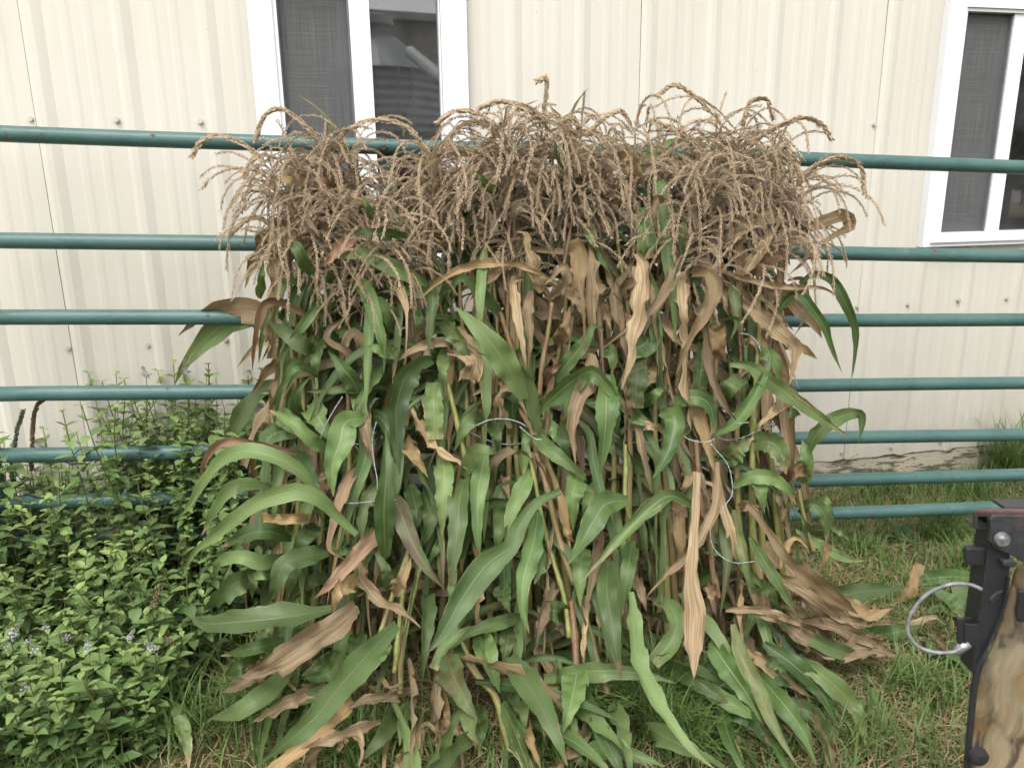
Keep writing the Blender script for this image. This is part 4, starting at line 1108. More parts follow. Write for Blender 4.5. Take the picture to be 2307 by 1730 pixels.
for i, (rg, pts, Y, nb) in enumerate(SP):
    r = random.Random(300 + i)
    C = catmull([at(*px(rg, p), Y) for p in pts], 22)
    base = C[0]
    b = attach_bundle(base.x)
    tb = TB()
    foot = base + Vector((0, .03, -.16))
    ax = (C[2] - base).normalized()
    tb.stem([foot, (foot + base) / 2, base], .0030, .0022, .3)
    tb.stem(C, .0020, .0008, .5)
    tb.spike(C, r, .0012, .0125, .0072, .12, .55)
    branches(tb, foot + (base - foot) * .35, (base - foot).normalized(), nb + 8, r, span=.12)
    V = np.concatenate(tb.V)
    me = npmesh('tassel', V, np.concatenate(tb.F), M['tassel'], {'lf': np.concatenate(tb.A)}, smooth=False)
    link('tassel', me, nearest_stalk(foot, b))

# twine round the bundles
TW = [('B', [(1175, -20), (1110, 80), (1050, 190), (1015, 280)], 0), ('B', [(1415, 160), (1385, 290), (1400, 450), (1420, 560), (1425, 700)], 0), ('B', [(1165, 735), (1260, 737), (1400, 725), (1560, 715)], 0),
      ('C', [(230, 1290), (330, 1250), (450, 1245), (540, 1270), (590, 1300)], 1), ('C', [(540, 1300), (640, 1380), (700, 1390)], 1), ('C', [(1690, 1355), (1760, 1395), (1860, 1410), (1930, 1385)], 2),
      ('F', [(740, 180), (800, 250), (880, 350), (915, 470), (920, 600), (870, 680), (790, 790), (740, 900), (750, 1010), (820, 1110), (940, 1170), (1060, 1165), (1115, 1155)], 2), ('E', [(990, 740), (1070, 760), (1130, 820), (1160, 900)], 3), ('F', [(960, 15), (1060, 5)], 3)]
for rg, pts, b in TW:
    P = [at(*px(rg, p), surf(*px(rg, p)) - .075) for p in pts]
    C = catmull(P, max(8, len(pts) * 4))
    mb = MB(); mb.tube(C, .0012, 6)
    mb.build('twine', M['twine'], bundles[b], smooth=True)

for b in range(4):                                       # the loop that cinches each bundle at its waist
    rx_, ry_ = (.115, .062) if b < 3 else (.085, .06)
    C = [Vector((BW[b] + rx_ * math.cos(a), 1.925 + ry_ * math.sin(a), .60 + .02 * math.sin(a * 2 + b))) for a in [k * math.pi / 16 for k in range(33)]]
    mb = MB(); mb.tube(C, .0016, 5, False); mb.build('twine', M['twine'], bundles[b], smooth=True)

# corn leaves lying loose on the grass
FALL = [('g', 40, [(1150, 690), (980, 680), (800, 700), (585, 745)], 'n', 'pale green corn leaf lying flat in the grass behind the wire loop'),
        ('y', 30, [(690, 800), (770, 760), (800, 690), (828, 615)], 'c', 'brown curled corn husk standing up from the grass beside the shock'),
        ('d', 24, [(455, 800), (560, 790), (690, 770)], 'n', 'short tan corn leaf scrap lying against the brown curled husk'),
        ('d', 36, [(470, 935), (600, 925), (760, 930), (900, 888), (940, 912)], 'n', 'tan withered corn leaf on the grass reaching into the wire loop'),
        ('g', 42, [(470, 965), (600, 975), (720, 962), (860, 925)], 'n', 'green corn leaf lying under the tan withered leaf'),
        ('d', 15, [(860, 795), (940, 850), (1060, 893)], 'n', 'thin tan strip of leaf inside the wire loop'),
        ('y', 22, [(885, 930), (940, 1010), (980, 1065)], 'c', 'short yellow and brown stalk piece inside the wire loop'),
        ('d', 30, [(490, 890), (560, 855), (630, 905)], 'n', 'crumpled tan leaf scraps at the tip of the long golden leaf'),
        ('h', 44, [(590, 1250), (610, 1380), (630, 1530)], 'n', 'lone green leaf in the grass below the crumpled scraps'),
        ('h', 0, [], 'n', 'lone half dried corn leaf hanging in the grass in front of the mint bed')]
for i, (kind, hw, pts, prof, lab) in enumerate(FALL):
    rg = 'K'
    if not pts:
        rg, hw, pts = 'G', 56, [(30, 930), (5, 960), (40, 1090), (70, 1200), (80, 1380)]
    P = []
    for j, p in enumerate(pts):
        X, Yp = px(rg, p)
        up_ = .035 + .02 * math.sin(j * 1.7 + i)
        if 'standing' in lab: up_ = .03 + .035 * j
        if 'hanging' in lab: up_ = .13 - .025 * j
        w = ray(X, Yp)
        T = (CAMH - up_) / -w.z
        P.append(CAMP + w * T)
    me = leaf_mesh(P, hw * REG[rg][2] * zc(P[1]) / FPX, kind, 700 + i, prof)
    tag(link('fallen_corn_leaf', me), lab, 'leaf', 'loose corn leaves on the grass')

# ------------------------------------------------------------------ mint bed
def mint_leaf(L, wd, fold, droop_):
    pts = []
    prof_ = [(0, .05), (.12, .55), (.28, .92), (.42, 1), (.58, .88), (.74, .62), (.88, .32), (1, 0)]
    V = [(0, 0, 0)]; rows = []
    for k, (t, w) in enumerate(prof_[1:-1]):
        tooth = 1.0 + (.10 if k % 2 else -.04)
        z = -droop_ * t * t * L
        c = len(V)
        V += [(t * L, -w * wd * tooth, z + fold * w * wd), (t * L, 0, z), (t * L, w * wd * tooth, z + fold * w * wd)]
        rows.append(c)
    V.append((L, 0, -droop_ * L)); tip = len(V) - 1
    F = [(0, rows[0] + 1, rows[0]), (0, rows[0] + 2, rows[0] + 1)]
    for a, b in zip(rows[:-1], rows[1:]):
        for q in (0, 1):
            F += [(a + q, a + q + 1, b + q + 1), (a + q, b + q + 1, b + q)]
    F += [(rows[-1], rows[-1] + 1, tip), (rows[-1] + 1, rows[-1] + 2, tip)]
    return np.array(V, dtype=float), np.array(F)
def rotz(a): return np.array([[math.cos(a), -math.sin(a), 0], [math.sin(a), math.cos(a), 0], [0, 0, 1]])
def roty(a): return np.array([[math.cos(a), 0, math.sin(a)], [0, 1, 0], [-math.sin(a), 0, math.cos(a)]])
def mint_variant(seed, H):
    r = random.Random(seed); tb = TB()
    lean = Vector((r.uniform(-.3, .3), r.uniform(-.3, .3), 1))
    C = [Vector((0, 0, 0))]
    d = lean.normalized()
    for i in range(8):
        d = (d + Vector((r.uniform(-.12, .12), r.uniform(-.12, .12), .08))).normalized(); C.append(C[-1] + d * H / 8)
    mb_ = MB(); mb_.tube(C, [.0019 - .0001 * i for i in range(9)], 4, False)
    F = np.array([(f[0], f[1], f[2]) for f in mb_.f] + [(f[0], f[2], f[3]) for f in mb_.f])
    tb.add(np.array([tuple(p) for p in mb_.v]), F, (.1, .5, .3, 1))
    nn = max(6, int(H / .036)); an = r.uniform(0, 6.28)
    for k in range(nn):
        t = .15 + .85 * k / (nn - 1)
        q = t * 8; i0 = min(7, int(q)); P = C[i0] + (C[i0 + 1] - C[i0]) * (q - i0)
        an += math.pi / 2 + r.uniform(-.3, .3)
        L = (.036 if t < .8 else .036 * (1.12 - t) / .32 + .006) * r.uniform(.75, 1.2)
        yo = max(0, (t - .72) / .28) * r.uniform(.6, 1.0) + (.12 if r.random() < .15 else 0)
        for s in (0, math.pi):
            V, F = mint_leaf(L, L * r.uniform(.28, .36), r.uniform(.15, .55), r.uniform(.05, .45))
            tilt = -r.uniform(.05, .75) if t > .8 else -r.uniform(-.25, .45)
            V = V @ roty(tilt).T @ rotz(an + s + r.uniform(-.25, .25)).T + np.array(P)
            tb.add(V, F, (min(1, yo), .9 if r.random() < .035 and t < .5 else 0, r.random(), 1))
        if .3 < t < .85 and r.random() < .7:        # small leaves in the axils
            for s in range(3):
                V, F = mint_leaf(L * .5, L * .16, .4, .2)
                V = V @ roty(-r.uniform(.2, 1)).T @ rotz(r.uniform(0, 6.28)).T + np.array(P) + np.array([0, 0, .006])
                tb.add(V, F, (r.uniform(.2, .7), 0, r.random(), 1))
    return np.concatenate(tb.V), np.concatenate(tb.F), np.concatenate(tb.A), C[-1]
MV = [mint_variant(40 + i, h) for i, h in enumerate((.22, .27, .32, .37, .42, .48, .54, .60))]
MM = [npmesh('mint_foliage', v[0], v[1], M['mint'], {'lf': v[2]}) for v in MV]
def flower_variant(seed, L, old):
    r = random.Random(seed); tb = TB()
    n_ = int(L / .0016)
    for k in range(n_):
        t = k / n_
        an = k * 2.4; rad = .0052 * (1 - .45 * t)
        fl = (t < .45 and not old)
        sz = r.uniform(.0035, .0055) * (1.25 if fl else 1)
        V = (SPV - np.array([0, 0, .5])) * sz * np.array([1.3, 1.3, 1]) @ roty(1.1).T @ rotz(an).T
        V = V + np.array([math.cos(an) * rad * (1.25 if fl else 1), math.sin(an) * rad * (1.25 if fl else 1), t * L])
        tb.add(V, SPF, (0 if fl else .85, 1 if old else 0, r.random(), 1))
    return npmesh('flower_spike', np.concatenate(tb.V), np.concatenate(tb.F), M['flower'], {'lf': np.concatenate(tb.A)}, smooth=False)
FV = [flower_variant(1, .022, 0), flower_variant(2, .034, 0), flower_variant(3, .050, 0), flower_variant(4, .045, 1), flower_variant(5, .016, 0)]

def in_bed(X, Y):
    """ground position inside the mint bed?"""
    if X > -.50 - .9 * max(0, 2.12 - Y) + .04 * math.sin(Y * 9) and X > -.80: return False
    front = 1.30 + .52 * max(0, X + 1.02) + .03 * math.sin(X * 11)
    return Y > front
def bed_h(X, Y):
    h = .20 + .05 * math.sin(X * 5 + 1) * math.sin(Y * 6) + .27 * max(0, min(1, (Y - 1.58) / .42))
    if -1.2 < X < -.72 and Y > 1.95: h += .17
    if X < -1.1 and Y > 2.0: h -= .05
    if Y < 2.0 and Y > 1.75: h += .04
    if -1.0 < X < -.7 and Y > 2.0: h += .05
    return h
def on_gate(X, Y):
    return abs(Y - (GD + X * math.tan(GY))) < .03
spots = []
tries = 0
while len(spots) < 800 and tries < 20000:
    tries += 1
    X, Y = rng.uniform(-1.75, -.30), rng.uniform(1.22, 2.42)
    wy = WD + X / cw * sw - .06
    if Y > wy or on_gate(X, Y) or not in_bed(X, Y): continue
    if any((X - a) ** 2 + (Y - b_) ** 2 < .0009 for a, b_ in spots[-200:]): continue
    spots.append((X, Y))
spots.sort(key=lambda p: p[1])
bulk = TB()
nsingle = 0
for i, (X, Y) in enumerate(spots):
    h = bed_h(X, Y) * rng.uniform(.82, 1.15)
    vi = min(range(len(MV)), key=lambda k: abs((.22, .27, .32, .37, .42, .48, .54, .60)[k] - h) + rng.random() * .05)
    a = rng.uniform(0, 6.28); sc_ = rng.choice((rng.uniform(.72, .95), rng.uniform(.9, 1.25)))
    x_, y_ = proj((X, Y, h))
    vis = -30 < x_ < 640 and 800 < y_ < 1700
    if vis and nsingle < 84 and i % 3 != 2:
        nsingle += 1
        fl = rng.random() < .26
        root = empty('mint_plant', (X, Y, 0))
        root.rotation_euler = (0, 0, a); root.scale = (sc_, sc_, sc_)
        o = bpy.data.objects.new('foliage', MM[vi].copy()); col.objects.link(o); o.parent = root
        if fl:
            f = bpy.data.objects.new('flower_spike', rng.choice(FV).copy()); col.objects.link(f); f.parent = root
            f.location = MV[vi][3]; f.rotation_euler = (rng.uniform(-.7, .7), rng.uniform(-.7, .7), 0)
            tag(root, 'flowering mint shoot with a small pale lilac spike in the mint bed', 'mint plant', 'flowering mint shoots in the bed')
        else:
            tag(root, 'leafy green mint shoot without a flower in the mint bed', 'mint plant', 'leafy mint shoots in the bed')
    else:
        V = MV[vi][0] * sc_ @ rotz(a).T + np.array((X, Y, 0))
        bulk.V.append(V); bulk.F.append(MV[vi][1] + bulk.n); bulk.A.append(MV[vi][2]); bulk.n += len(V)
o = link('mint_ground_cover', npmesh('mint_ground_cover', np.concatenate(bulk.V), np.concatenate(bulk.F), M['mint'], {'lf': np.concatenate(bulk.A)}))
tag(o, 'dense green mint covering the ground beside the gate', 'mint', kind='stuff')
# tall shoots that stand up before the rails
for i, (pxs, pys, Y, fv, lab) in enumerate(((420, 845, 2.10, 2, 'tall mint shoot with a dark lilac spike rising above the fourth rail'), (470, 840, 2.13, None, 'tall leafless-topped mint shoot rising above the fourth rail beside the lilac spike'),
                                            (330, 850, 2.14, 1, 'mint shoot with a pale drooping spike just above the fourth rail'), (300, 930, 2.12, 1, 'mint shoot with a lilac spike between the fourth and fifth rails'),
                                            (395, 920, 2.09, 4, 'bushy mint shoot with flower head in front of the fifth rail'), (500, 900, 2.12, None, 'bushy mint shoot beside the drooping corn leaf tips'), (245, 950, 2.13, 1, 'mint shoot with spike leaning out before the fifth rail'),
                                            (440, 900, 2.10, None, 'dense leafy mint shoot crossing the fourth rail'), (360, 960, 2.08, None, 'leafy mint shoot crossing the fifth rail'), (545, 930, 2.16, None, 'mint shoot growing tight against the corn leaves'))):
    top = at(pxs, pys, Y)
    root = empty('mint_plant', (top.x, top.y, 0))
    v = mint_variant(400 + i, .42)
    s_ = top.z / v[3].z
    V = v[0] * np.array((.9, .9, s_))
    o = link('foliage', npmesh('mint_foliage', V, v[1], M['mint'], {'lf': v[2]}), root, loc=(-v[3].x * .9, -v[3].y * .9, 0))
    if fv is not None:
        f = bpy.data.objects.new('flower_spike', FV[fv]); col.objects.link(f); f.parent = root
        f.location = (0, 0, top.z); f.rotation_euler = (rng.uniform(-.3, .3), rng.uniform(-.6, .6), 0)
    tag(root, lab, 'mint plant', 'tall mint shoots by the gate rails')

# green seed spike and dried dock stem at the photo's edge
def spiky(name, lab, cat, path, Y, r0, colr, seed):
    P = [at(a, b, Y) for a, b in path]
    root = empty(name, (P[0].x, P[0].y, 0))
    C = catmull([Vector((P[0].x, P[0].y + .02, 0))] + P, 20)
    mb_ = MB(); mb_.tube(C, .0016, 5); mb_.build('stem', M['stalk'] if colr else M['straw'], root)
    tb = TB(); r = random.Random(seed)
    tb.spike(C[-8:], r, .0007, .008, .007, 0, 1.2)
    A = np.concatenate(tb.A); A[:, 0] = .8 if colr else 0; A[:, 1] = 0 if colr else 1; A[:, 2] = .3
    link('seed_head', npmesh('seed_head', np.concatenate(tb.V), np.concatenate(tb.F), M['flower'], {'lf': A}, smooth=False), root)
    tag(root, lab, cat)
spiky('seed_spike_plant', 'green upright seed spike in front of the gate end post', 'weed', [(28, 1090), (33, 1010), (38, 970), (52, 925)], 2.08, .004, True, 5)
spiky('dry_seed_stalk', 'dry brown seed stalk crossing the fourth and fifth rails', 'weed', [(75, 1090), (73, 1000), (75, 940), (82, 915), (103, 893)], 2.06, .003, False, 6)

# ------------------------------------------------------------------ weeds with broad or lobed leaves
def broad_leaf(L, wd, lobes, r, arch=.5):
    n_ = 14; V, F = [], []
    for i in range(n_):
        t = i / (n_ - 1)
        w = wd * (math.sin(math.pi * min(1, t * .96 + .03)) ** .75) * (.55 + .6 * t if lobes else 1)
        if lobes: w *= 1 + .42 * math.sin(t * lobes * 6.28) * (1 - .4 * t)
        z = arch * L * (t - 1.25 * t * t)
        for a in (-1, -.5, 0, .5, 1):
            V.append((t * L, a * w, z + abs(a) * w * .35 + .10 * w * abs(a) * math.sin(t * 17 + (a > 0))))
    for i in range(n_ - 1):
        for j in range(4):
            a = i * 5 + j
            F += [(a, a + 1, a + 6), (a, a + 6, a + 5)]
    return np.array(V), np.array(F)
def weed(name, lab, cat, pos, leaves, seed, lobes=0, group=None):
    r = random.Random(seed)
    root = empty(name, pos)
    for (an, L, wd, tilt) in leaves:
        V, F = broad_leaf(L, wd, lobes, r, r.uniform(.3, .6))
        V = V @ roty(-tilt).T @ rotz(an).T
        V[:, 2] = np.maximum(V[:, 2] + .006, .004)
        me = npmesh('leaf', V, F, M['weed'], {'lf': np.tile((r.uniform(0, .35), 0, r.random(), 1), (len(V), 1))})
        link('leaf', me, root, loc=(0, 0, 0))
    tag(root, lab, cat, group)
def gpos(X, Yp):
    w = ray(X, Yp); T = CAMH / -w.z
    P = CAMP + w * T
    return (P.x, P.y, 0)
weed('ragwort_weed', 'grey green weed with deeply lobed leaves at the front of the mint bed', 'weed', gpos(335, 1560), [(a + .2, L, .028, t) for a, L, t in ((1.9, .17, .9), (1.3, .15, 1.0), (.6, .16, .6), (2.6, .15, .7), (-.4, .13, .4), (3.4, .13, .5), (4.3, .12, .45), (5.2, .12, .5))], 3, lobes=5)
weed('lobed_weed', 'small lobed weed in the grass below the grey green weed', 'weed', gpos(270, 1640), [(a, .10, .02, .6) for a in (.3, 1.2, 2.2, 3.1, 4.2, 5.4)], 4, lobes=4)
weed('lobed_weed', 'lobed weed between the mint bed and the large flat corn leaf', 'weed', gpos(450, 1500), [(a, .11, .022, .7) for a in (.1, 1.0, 2.0, 2.9, 4.0, 5.2)], 14, lobes=4)
weed('dock_plant', 'broad leaved dock behind the wire loop', 'weed', gpos(2160, 1400), [(1.0, .13, .028, .6), (2.2, .12, .028, .6), (.2, .12, .03, .4), (3.3, .11, .026, .4), (4.6, .12, .03, .25)], 5)
weed('dock_plant', 'broad leaved dock below the wire loop with one large pale leaf', 'weed', gpos(2120, 1470), [(-1.5, .14, .036, .2), (-.5, .10, .026, .4), (3.9, .10, .026, .4)], 6)
weed('dock_plant', 'dock with rounded leaves in the dry grass behind the shock', 'weed', gpos(2030, 1230), [(.5, .09, .022, .8), (1.8, .09, .022, .9), (3.4, .08, .022, .6), (5, .08, .02, .5)], 7)
weed('broadleaf_mint', 'two large bright green leaves at the lower front of the mint bed', 'weed', gpos(40, 1690), [(-1.4, .065, .021, .7), (.9, .05, .02, .9), (-.7, .06, .022, .2), (2.6, .05, .018, .9), (4.0, .05, .02, .6)], 8)

# ------------------------------------------------------------------ grass and dry straw
def blades(n, pos, L, wd, lean, tone, name, mat, young=0.1, segs=4, flat=False, label=None):
    """vectorised blades: pos (n,2) L (n,) wd (n,) lean (n,) tone (n,)"""
    az_ = npr.uniform(0, 2 * np.pi, n)
    dx, dy = np.cos(az_), np.sin(az_)
    V = []
    t = np.linspace(0, 1, segs + 1)
    if flat:
        tw = npr.uniform(-.3, .3, n)
        z0 = npr.uniform(.003, .035, n)
    for k, tt in enumerate(t):
        if flat:
            h = tt - .5
            cx = pos[:, 0] + dx * L * h - dy * tw * L * h * h * 2; cy = pos[:, 1] + dy * L * h + dx * tw * L * h * h * 2
            cz = z0 + L * tw * h * .6 + .01 * np.sin(tt * 5)
            cz = np.maximum(cz, .002)
        else:
            b = lean * tt ** 1.8
            cx = pos[:, 0] + dx * L * b; cy = pos[:, 1] + dy * L * b
            cz = L * (tt - .45 * lean * tt ** 2.6)
        w = wd * (1 - tt ** 2.2 * (0 if flat else .97)) * .5
        sx, sy = -dy * w, dx * w
        V.append(np.stack([cx - sx, cy - sy, cz], 1)); V.append(np.stack([cx + sx, cy + sy, cz + (.0 if flat else 0)], 1))
    m_ = 2 * (segs + 1)
    V = np.stack(V, 1).reshape(-1, 3)
    fb = []
    for k in range(segs):
        a = 2 * k
        fb += [(a, a + 1, a + 3), (a, a + 3, a + 2)]
    F = (np.arange(n)[:, None, None] * m_ + np.array(fb)[None]).reshape(-1, 3)
    A = np.repeat(np.stack([npr.uniform(0, 2 * young, n), np.zeros(n), tone, np.ones(n)], 1), m_, 0)
    o = link(name, npmesh(name, V, F, mat, {'lf': A}))
    return tag(o, label, 'grass', kind='stuff')
def scatter(n, x0, x1, y0, y1, dens):
    out = np.zeros((0, 2))
    while len(out) < n:
        p = np.stack([npr.uniform(x0, x1, 4 * n), npr.uniform(y0, y1, 4 * n)], 1)
        k = npr.uniform(0, 1, 4 * n) < dens(p[:, 0], p[:, 1])
        out = np.concatenate([out, p[k]])
    return out[:n]
def patch(x, y, s=1.0, o=0.0):
    return .5 + .5 * np.sin(x * 6.3 * s + 2.1 * np.sin(y * 4.7 * s + o)) * np.sin(y * 7.1 * s + 1.7 * np.sin(x * 5.3 * s + o))
wally = lambda x: WD + x / cw * sw - .02
bedm = lambda x, y: ((x < -.5 - 1.0 * np.maximum(0, np.minimum(.36, 2.12 - y))) & (y > 1.30 + .52 * np.maximum(0, x + 1.02))).astype(float)
def dens_grass(x, y):
    d = .22 + .5 * patch(x, y) ** 1.5
    d = np.where(x > .45, d + .22, d)
    d = np.where(y > wally(x), 0, d)
    d = d * (1 - .8 * bedm(x, y))
    d = np.where((np.abs(x) < .6) & (y > 1.62) & (y < 2.05), d * .35, d)
    return d
def dens_straw(x, y):
    d = .35 + .6 * patch(x, y, .8, 2.0)
    d = np.where(x > .5, d * 1.5, d * .75)
    d = np.where(y > wally(x), 0, d)
    return np.clip(d * (1 - .8 * bedm(x, y)), 0, 1)
n = 19000
p = scatter(n, -1.6, 2.4, 1.28, 3.1, dens_grass)
blades(n, p, npr.uniform(.035, .12, n), npr.uniform(.0022, .0042, n), npr.uniform(.15, .95, n), npr.uniform(0, 1, n), 'grass', M['grass'], label='short green grass over the whole ground')
n = 17000
p = scatter(n, -1.6, 2.4, 1.28, 3.1, dens_straw)
blades(n, p, npr.uniform(.03, .13, n), npr.uniform(.0010, .0024, n), npr.uniform(0, 1, n), npr.uniform(0, 1, n), 'dry_grass', M['straw'], segs=2, flat=True, label='dry straw coloured thatch among the grass')
# long tufts, each one can be picked out
def tuft(X, Yp, n, spread_, L0, L1, lab, lean=(.3, 1.0), wd=(.003, .0055)):
    P = gpos(X, Yp)
    pos = np.array(P[:2]) + np.clip(npr.normal(0, .62, (n, 2)), -1.25, 1.25) * spread_ * np.array((1, .7))
    o = blades(n, pos, npr.uniform(L0, L1, n), npr.uniform(*wd, n), npr.uniform(*lean, n), npr.uniform(0, 1, n), 'grass_tuft', M['grass'], young=.25, segs=6)
    o['kind'] = 'thing'; o['label'] = lab; o['category'] = 'grass tuft'; o['group'] = 'long grass tufts'
for (X, Yp, n, sp, a, b, lab) in ((1480, 1640, 520, .085, .12, .26, 'thick tuft of long green grass at the foot of the middle bundles'), (1560, 1690, 220, .06, .08, .18, 'grass tuft under the drooping end of the golden leaf'), (2110, 1230, 210, .045, .12, .26, 'tall grass tuft in front of the lowest rail'),
                                  (2275, 1080, 320, .07, .18, .42, 'tall grass tuft against the wooden skirt board'), (1990, 1120, 150, .10, .06, .16, 'low grass tuft along the wall under the sixth rail'), (2180, 1120, 220, .10, .06, .18, 'grass tuft between the lowest rail and the wall'), (1930, 1250, 90, .05, .06, .14, 'small grass tuft beside the shock under the lowest rail'),
                                  (620, 1600, 260, .08, .10, .20, 'dark green grass tuft below the large flat corn leaf'), (820, 1690, 260, .10, .06, .15, 'grass tuft beneath the long diagonal corn leaf'), (420, 1660, 200, .09, .10, .22, 'grass tuft around the lone half dried leaf'), (150, 1720, 200, .09, .12, .22, 'long bent grass in the near corner below the mint'), (470, 1500, 60, .06, .14, .26, 'wide bladed grass among the mint and corn leaves'),
                                  (2050, 1560, 160, .08, .06, .15, 'grass tuft beside the camouflage panel edge'), (1960, 1680, 130, .09, .05, .12, 'short grass tuft beyond the reach of the fallen corn leaves'), (1240, 1720, 200, .10, .05, .12, 'low grass in front of the cut stalk ends'), (2200, 1300, 140, .06, .08, .18, 'grass tuft behind the dark steel post')):
    tuft(X, Yp, n, sp, a, b, lab)
# stems leaning on the wall foot
mb = MB()
for (a, b_) in (((1858, 1075), (1935, 1022)), ((1745, 1090), (1790, 1040))):
    P0, P1 = at(*a, 2.75), at(*b_, 2.82)
    mb.tube([P0, (P0 + P1) / 2 + Vector((0, 0, .01)), P1], .0016, 5)
tag(mb.build('dry_grass_stems', M['straw']), 'pale dry grass stems leaning over the wooden skirt board', 'grass stem', kind='stuff')

# ------------------------------------------------------------------ utility vehicle corner
VY = .86
def vz(x, y, Y=VY):
    return at(*px('V', (x, y)), Y)
veh = empty('utility_vehicle', (vz(766, 1200).x, VY, 0))
tag(veh, 'camouflage utility vehicle corner with dark steel frame and wire loop at the photo edge', 'vehicle')
def vpoly(nm, pts, Y, th, mat, bevel=.0015):
    m_ = MB(); m_.prism([vz(x, y, Y) for x, y in pts], (0, th, 0))
    o = m_.build(nm, M[mat], veh)
    if bevel:
        bv = o.modifiers.new('bevel', 'BEVEL'); bv.width = bevel; bv.segments = 2; bv.limit_method = 'ANGLE'
    return o
# flat post
vpoly('post', [(578, 300), (690, 420), (682, 640), (640, 790), (560, 960), (492, 1100), (470, 1118), (478, 1020), (520, 700), (560, 390)], VY, .030, 'black')
vpoly('post_flange', [(690, 560), (672, 700), (645, 800), (575, 950), (500, 1098), (488, 1112), (493, 1095), (560, 955), (630, 795), (660, 690), (678, 560)], VY - .006, .012, 'black')
# corner plate with its bolt
vpoly('corner_plate', [(572, 230), (590, 205), (1100, 215), (1100, 520), (800, 500), (700, 440), (600, 395), (572, 360)], VY - .010, .008, 'steel')
c = vz(632, 338, VY - .012)
mb = MB(); mb.tube([c, c + Vector((0, -.006, 0))], [.0085, .0080], 16); mb.tube([c + Vector((-.001, -.006, .001)), c + Vector((-.001, -.013, .001))], [.0048, .0042], 6)
mb.build('bolt', M['galv'], veh)
# channel: three plates with an open end
A, B_ = (490, 195), (585, 200)
m_ = MB()
m_.prism([vz(482, 194, VY - .005), vz(1150, 214, VY - .005), vz(1150, 188, VY + .028), vz(500, 176, VY + .028)], (0, 0, .003))
m_.build('channel_top', M['rust'], veh)
vpoly('channel_side', [(482, 197), (578, 200), (578, 215), (500, 212), (497, 285), (482, 280)], VY - .004, .004, 'steel', .0006)
vpoly('channel_back', [(488, 200), (590, 200), (590, 290), (488, 285)], VY + .026, .003, 'black', 0)
vpoly('channel_floor', [(497, 276), (590, 282), (590, 288), (497, 283)], VY - .003, .028, 'black', 0)
vpoly('bed_rail', [(655, 160), (1200, 168), (1200, 205), (668, 186)], VY + .05, .03, 'black')
vpoly('latch_tab', [(436, 405), (452, 392), (556, 392), (556, 496), (448, 496), (436, 470)], VY + .004, .010, 'black', .002)
vpoly('stud', [(640, 468), (700, 462), (735, 480), (720, 510), (650, 500)], VY - .008, .010, 'steel', .002)
vpoly('weld', [(570, 690), (610, 650), (655, 640), (610, 690), (575, 720)], VY - .002, .003, 'steel', .001)
# open square bracket that holds the loop
for nm, pts, Y, th in (('bracket', [(384, 802), (424, 805), (424, 965), (384, 940)], VY - .012, .004), ('bracket', [(424, 830), (505, 836), (505, 960), (424, 965)], VY - .014, .003),
                       ('bracket', [(405, 798), (505, 794), (505, 820), (405, 826)], VY + .012, .003)):
    vpoly(nm, pts, Y, th, 'black', .0008)
# wire loop
lp = [(524, 632), (470, 608), (400, 598), (320, 608), (230, 645), (160, 705), (112, 780), (96, 850), (112, 915), (160, 962), (230, 988), (310, 997), (370, 988), (408, 962)]
C = catmull([vz(x, y, VY - .004 + .012 * math.sin(i * .35)) for i, (x, y) in enumerate(lp)], 48)
mb = MB(); mb.tube(C, .0023, 8); mb.build('wire_loop', M['dullwire'], veh, smooth=True)
c = vz(402, 966, VY - .010)
mb = MB(); mb.tube([c + Vector((-.006, 0, -.005)), c + Vector((.008, 0, .007))], .0062, 8); mb.build('ferrule', M['galv'], veh, smooth=True)
# camouflage panel: curved sheet with a raised face and a dark edge
prof_ = [(705, 480), (695, 600), (660, 740), (600, 880), (545, 985), (500, 1090), (480, 1200), (462, 1380), (446, 1560), (436, 1700), (425, 2000), (418, 2400)]
V, F = [], []
cols_ = 10
for i, (x, y) in enumerate(prof_):
    P = vz(x + 6, y, VY + .004)
    for j in range(cols_):
        t = j / (cols_ - 1)
        V.append(P + Vector((t * .30, -.030 * math.sin(min(1, t * 2.2) * math.pi / 2) + .01 * t + .004 * math.sin(6 * t + i), 0)))
for i in range(len(prof_) - 1):
    for j in range(cols_ - 1):
        a = i * cols_ + j
        F.append((a, a + cols_, a + cols_ + 1, a + 1))
me = bpy.data.meshes.new('camouflage_panel'); me.from_pydata([tuple(v) for v in V], [], F); me.polygons.foreach_set('use_smooth', [True] * len(F)); me.materials.append(M['camo'])
o = link('camouflage_panel', me, veh); sm = o.modifiers.new('solid', 'SOLIDIFY'); sm.thickness = .006; sm.offset = -1
sb = o.modifiers.new('sub', 'SUBSURF'); sb.levels = 1; sb.render_levels = 2
mb = MB(); mb.tube(catmull([vz(x - 2, y, VY + .002) for x, y in prof_[4:]], 24), .0042, 8); mb.build('edge_strip', M['black'], veh, smooth=True)
c = vz(505, 1592, VY - .010)
mb = MB()
mb.tube([c + Vector((0, .004, 0)), c + Vector((0, -.004, .0)), c + Vector((0, -.006, 0))], [.0125, .0115, .006], 18); o = mb.build('rubber_plug', M['rubber'], veh, smooth=False)
vpoly('strap', [(740, 640), (1000, 620), (1000, 830), (735, 825), (728, 780)], VY - .034, .006, 'black', .002)
# the rest of the body and its wheel stand outside the picture
c = Vector((vz(766, 1200).x + .42, VY + .05, .29))
mb = MB()
mb.tube([c + Vector((-.11, 0, 0)), c + Vector((-.10, 0, 0)), c + Vector((.10, 0, 0)), c + Vector((.11, 0, 0))], [.22, .29, .29, .22], 28)
mb.build('wheel', M['rubber'], veh, smooth=False)
mb = MB(); mb.box(c + Vector((.05, .0, .34)), (.30, .05, .50)); mb.build('body_panel', M['camo'], veh)

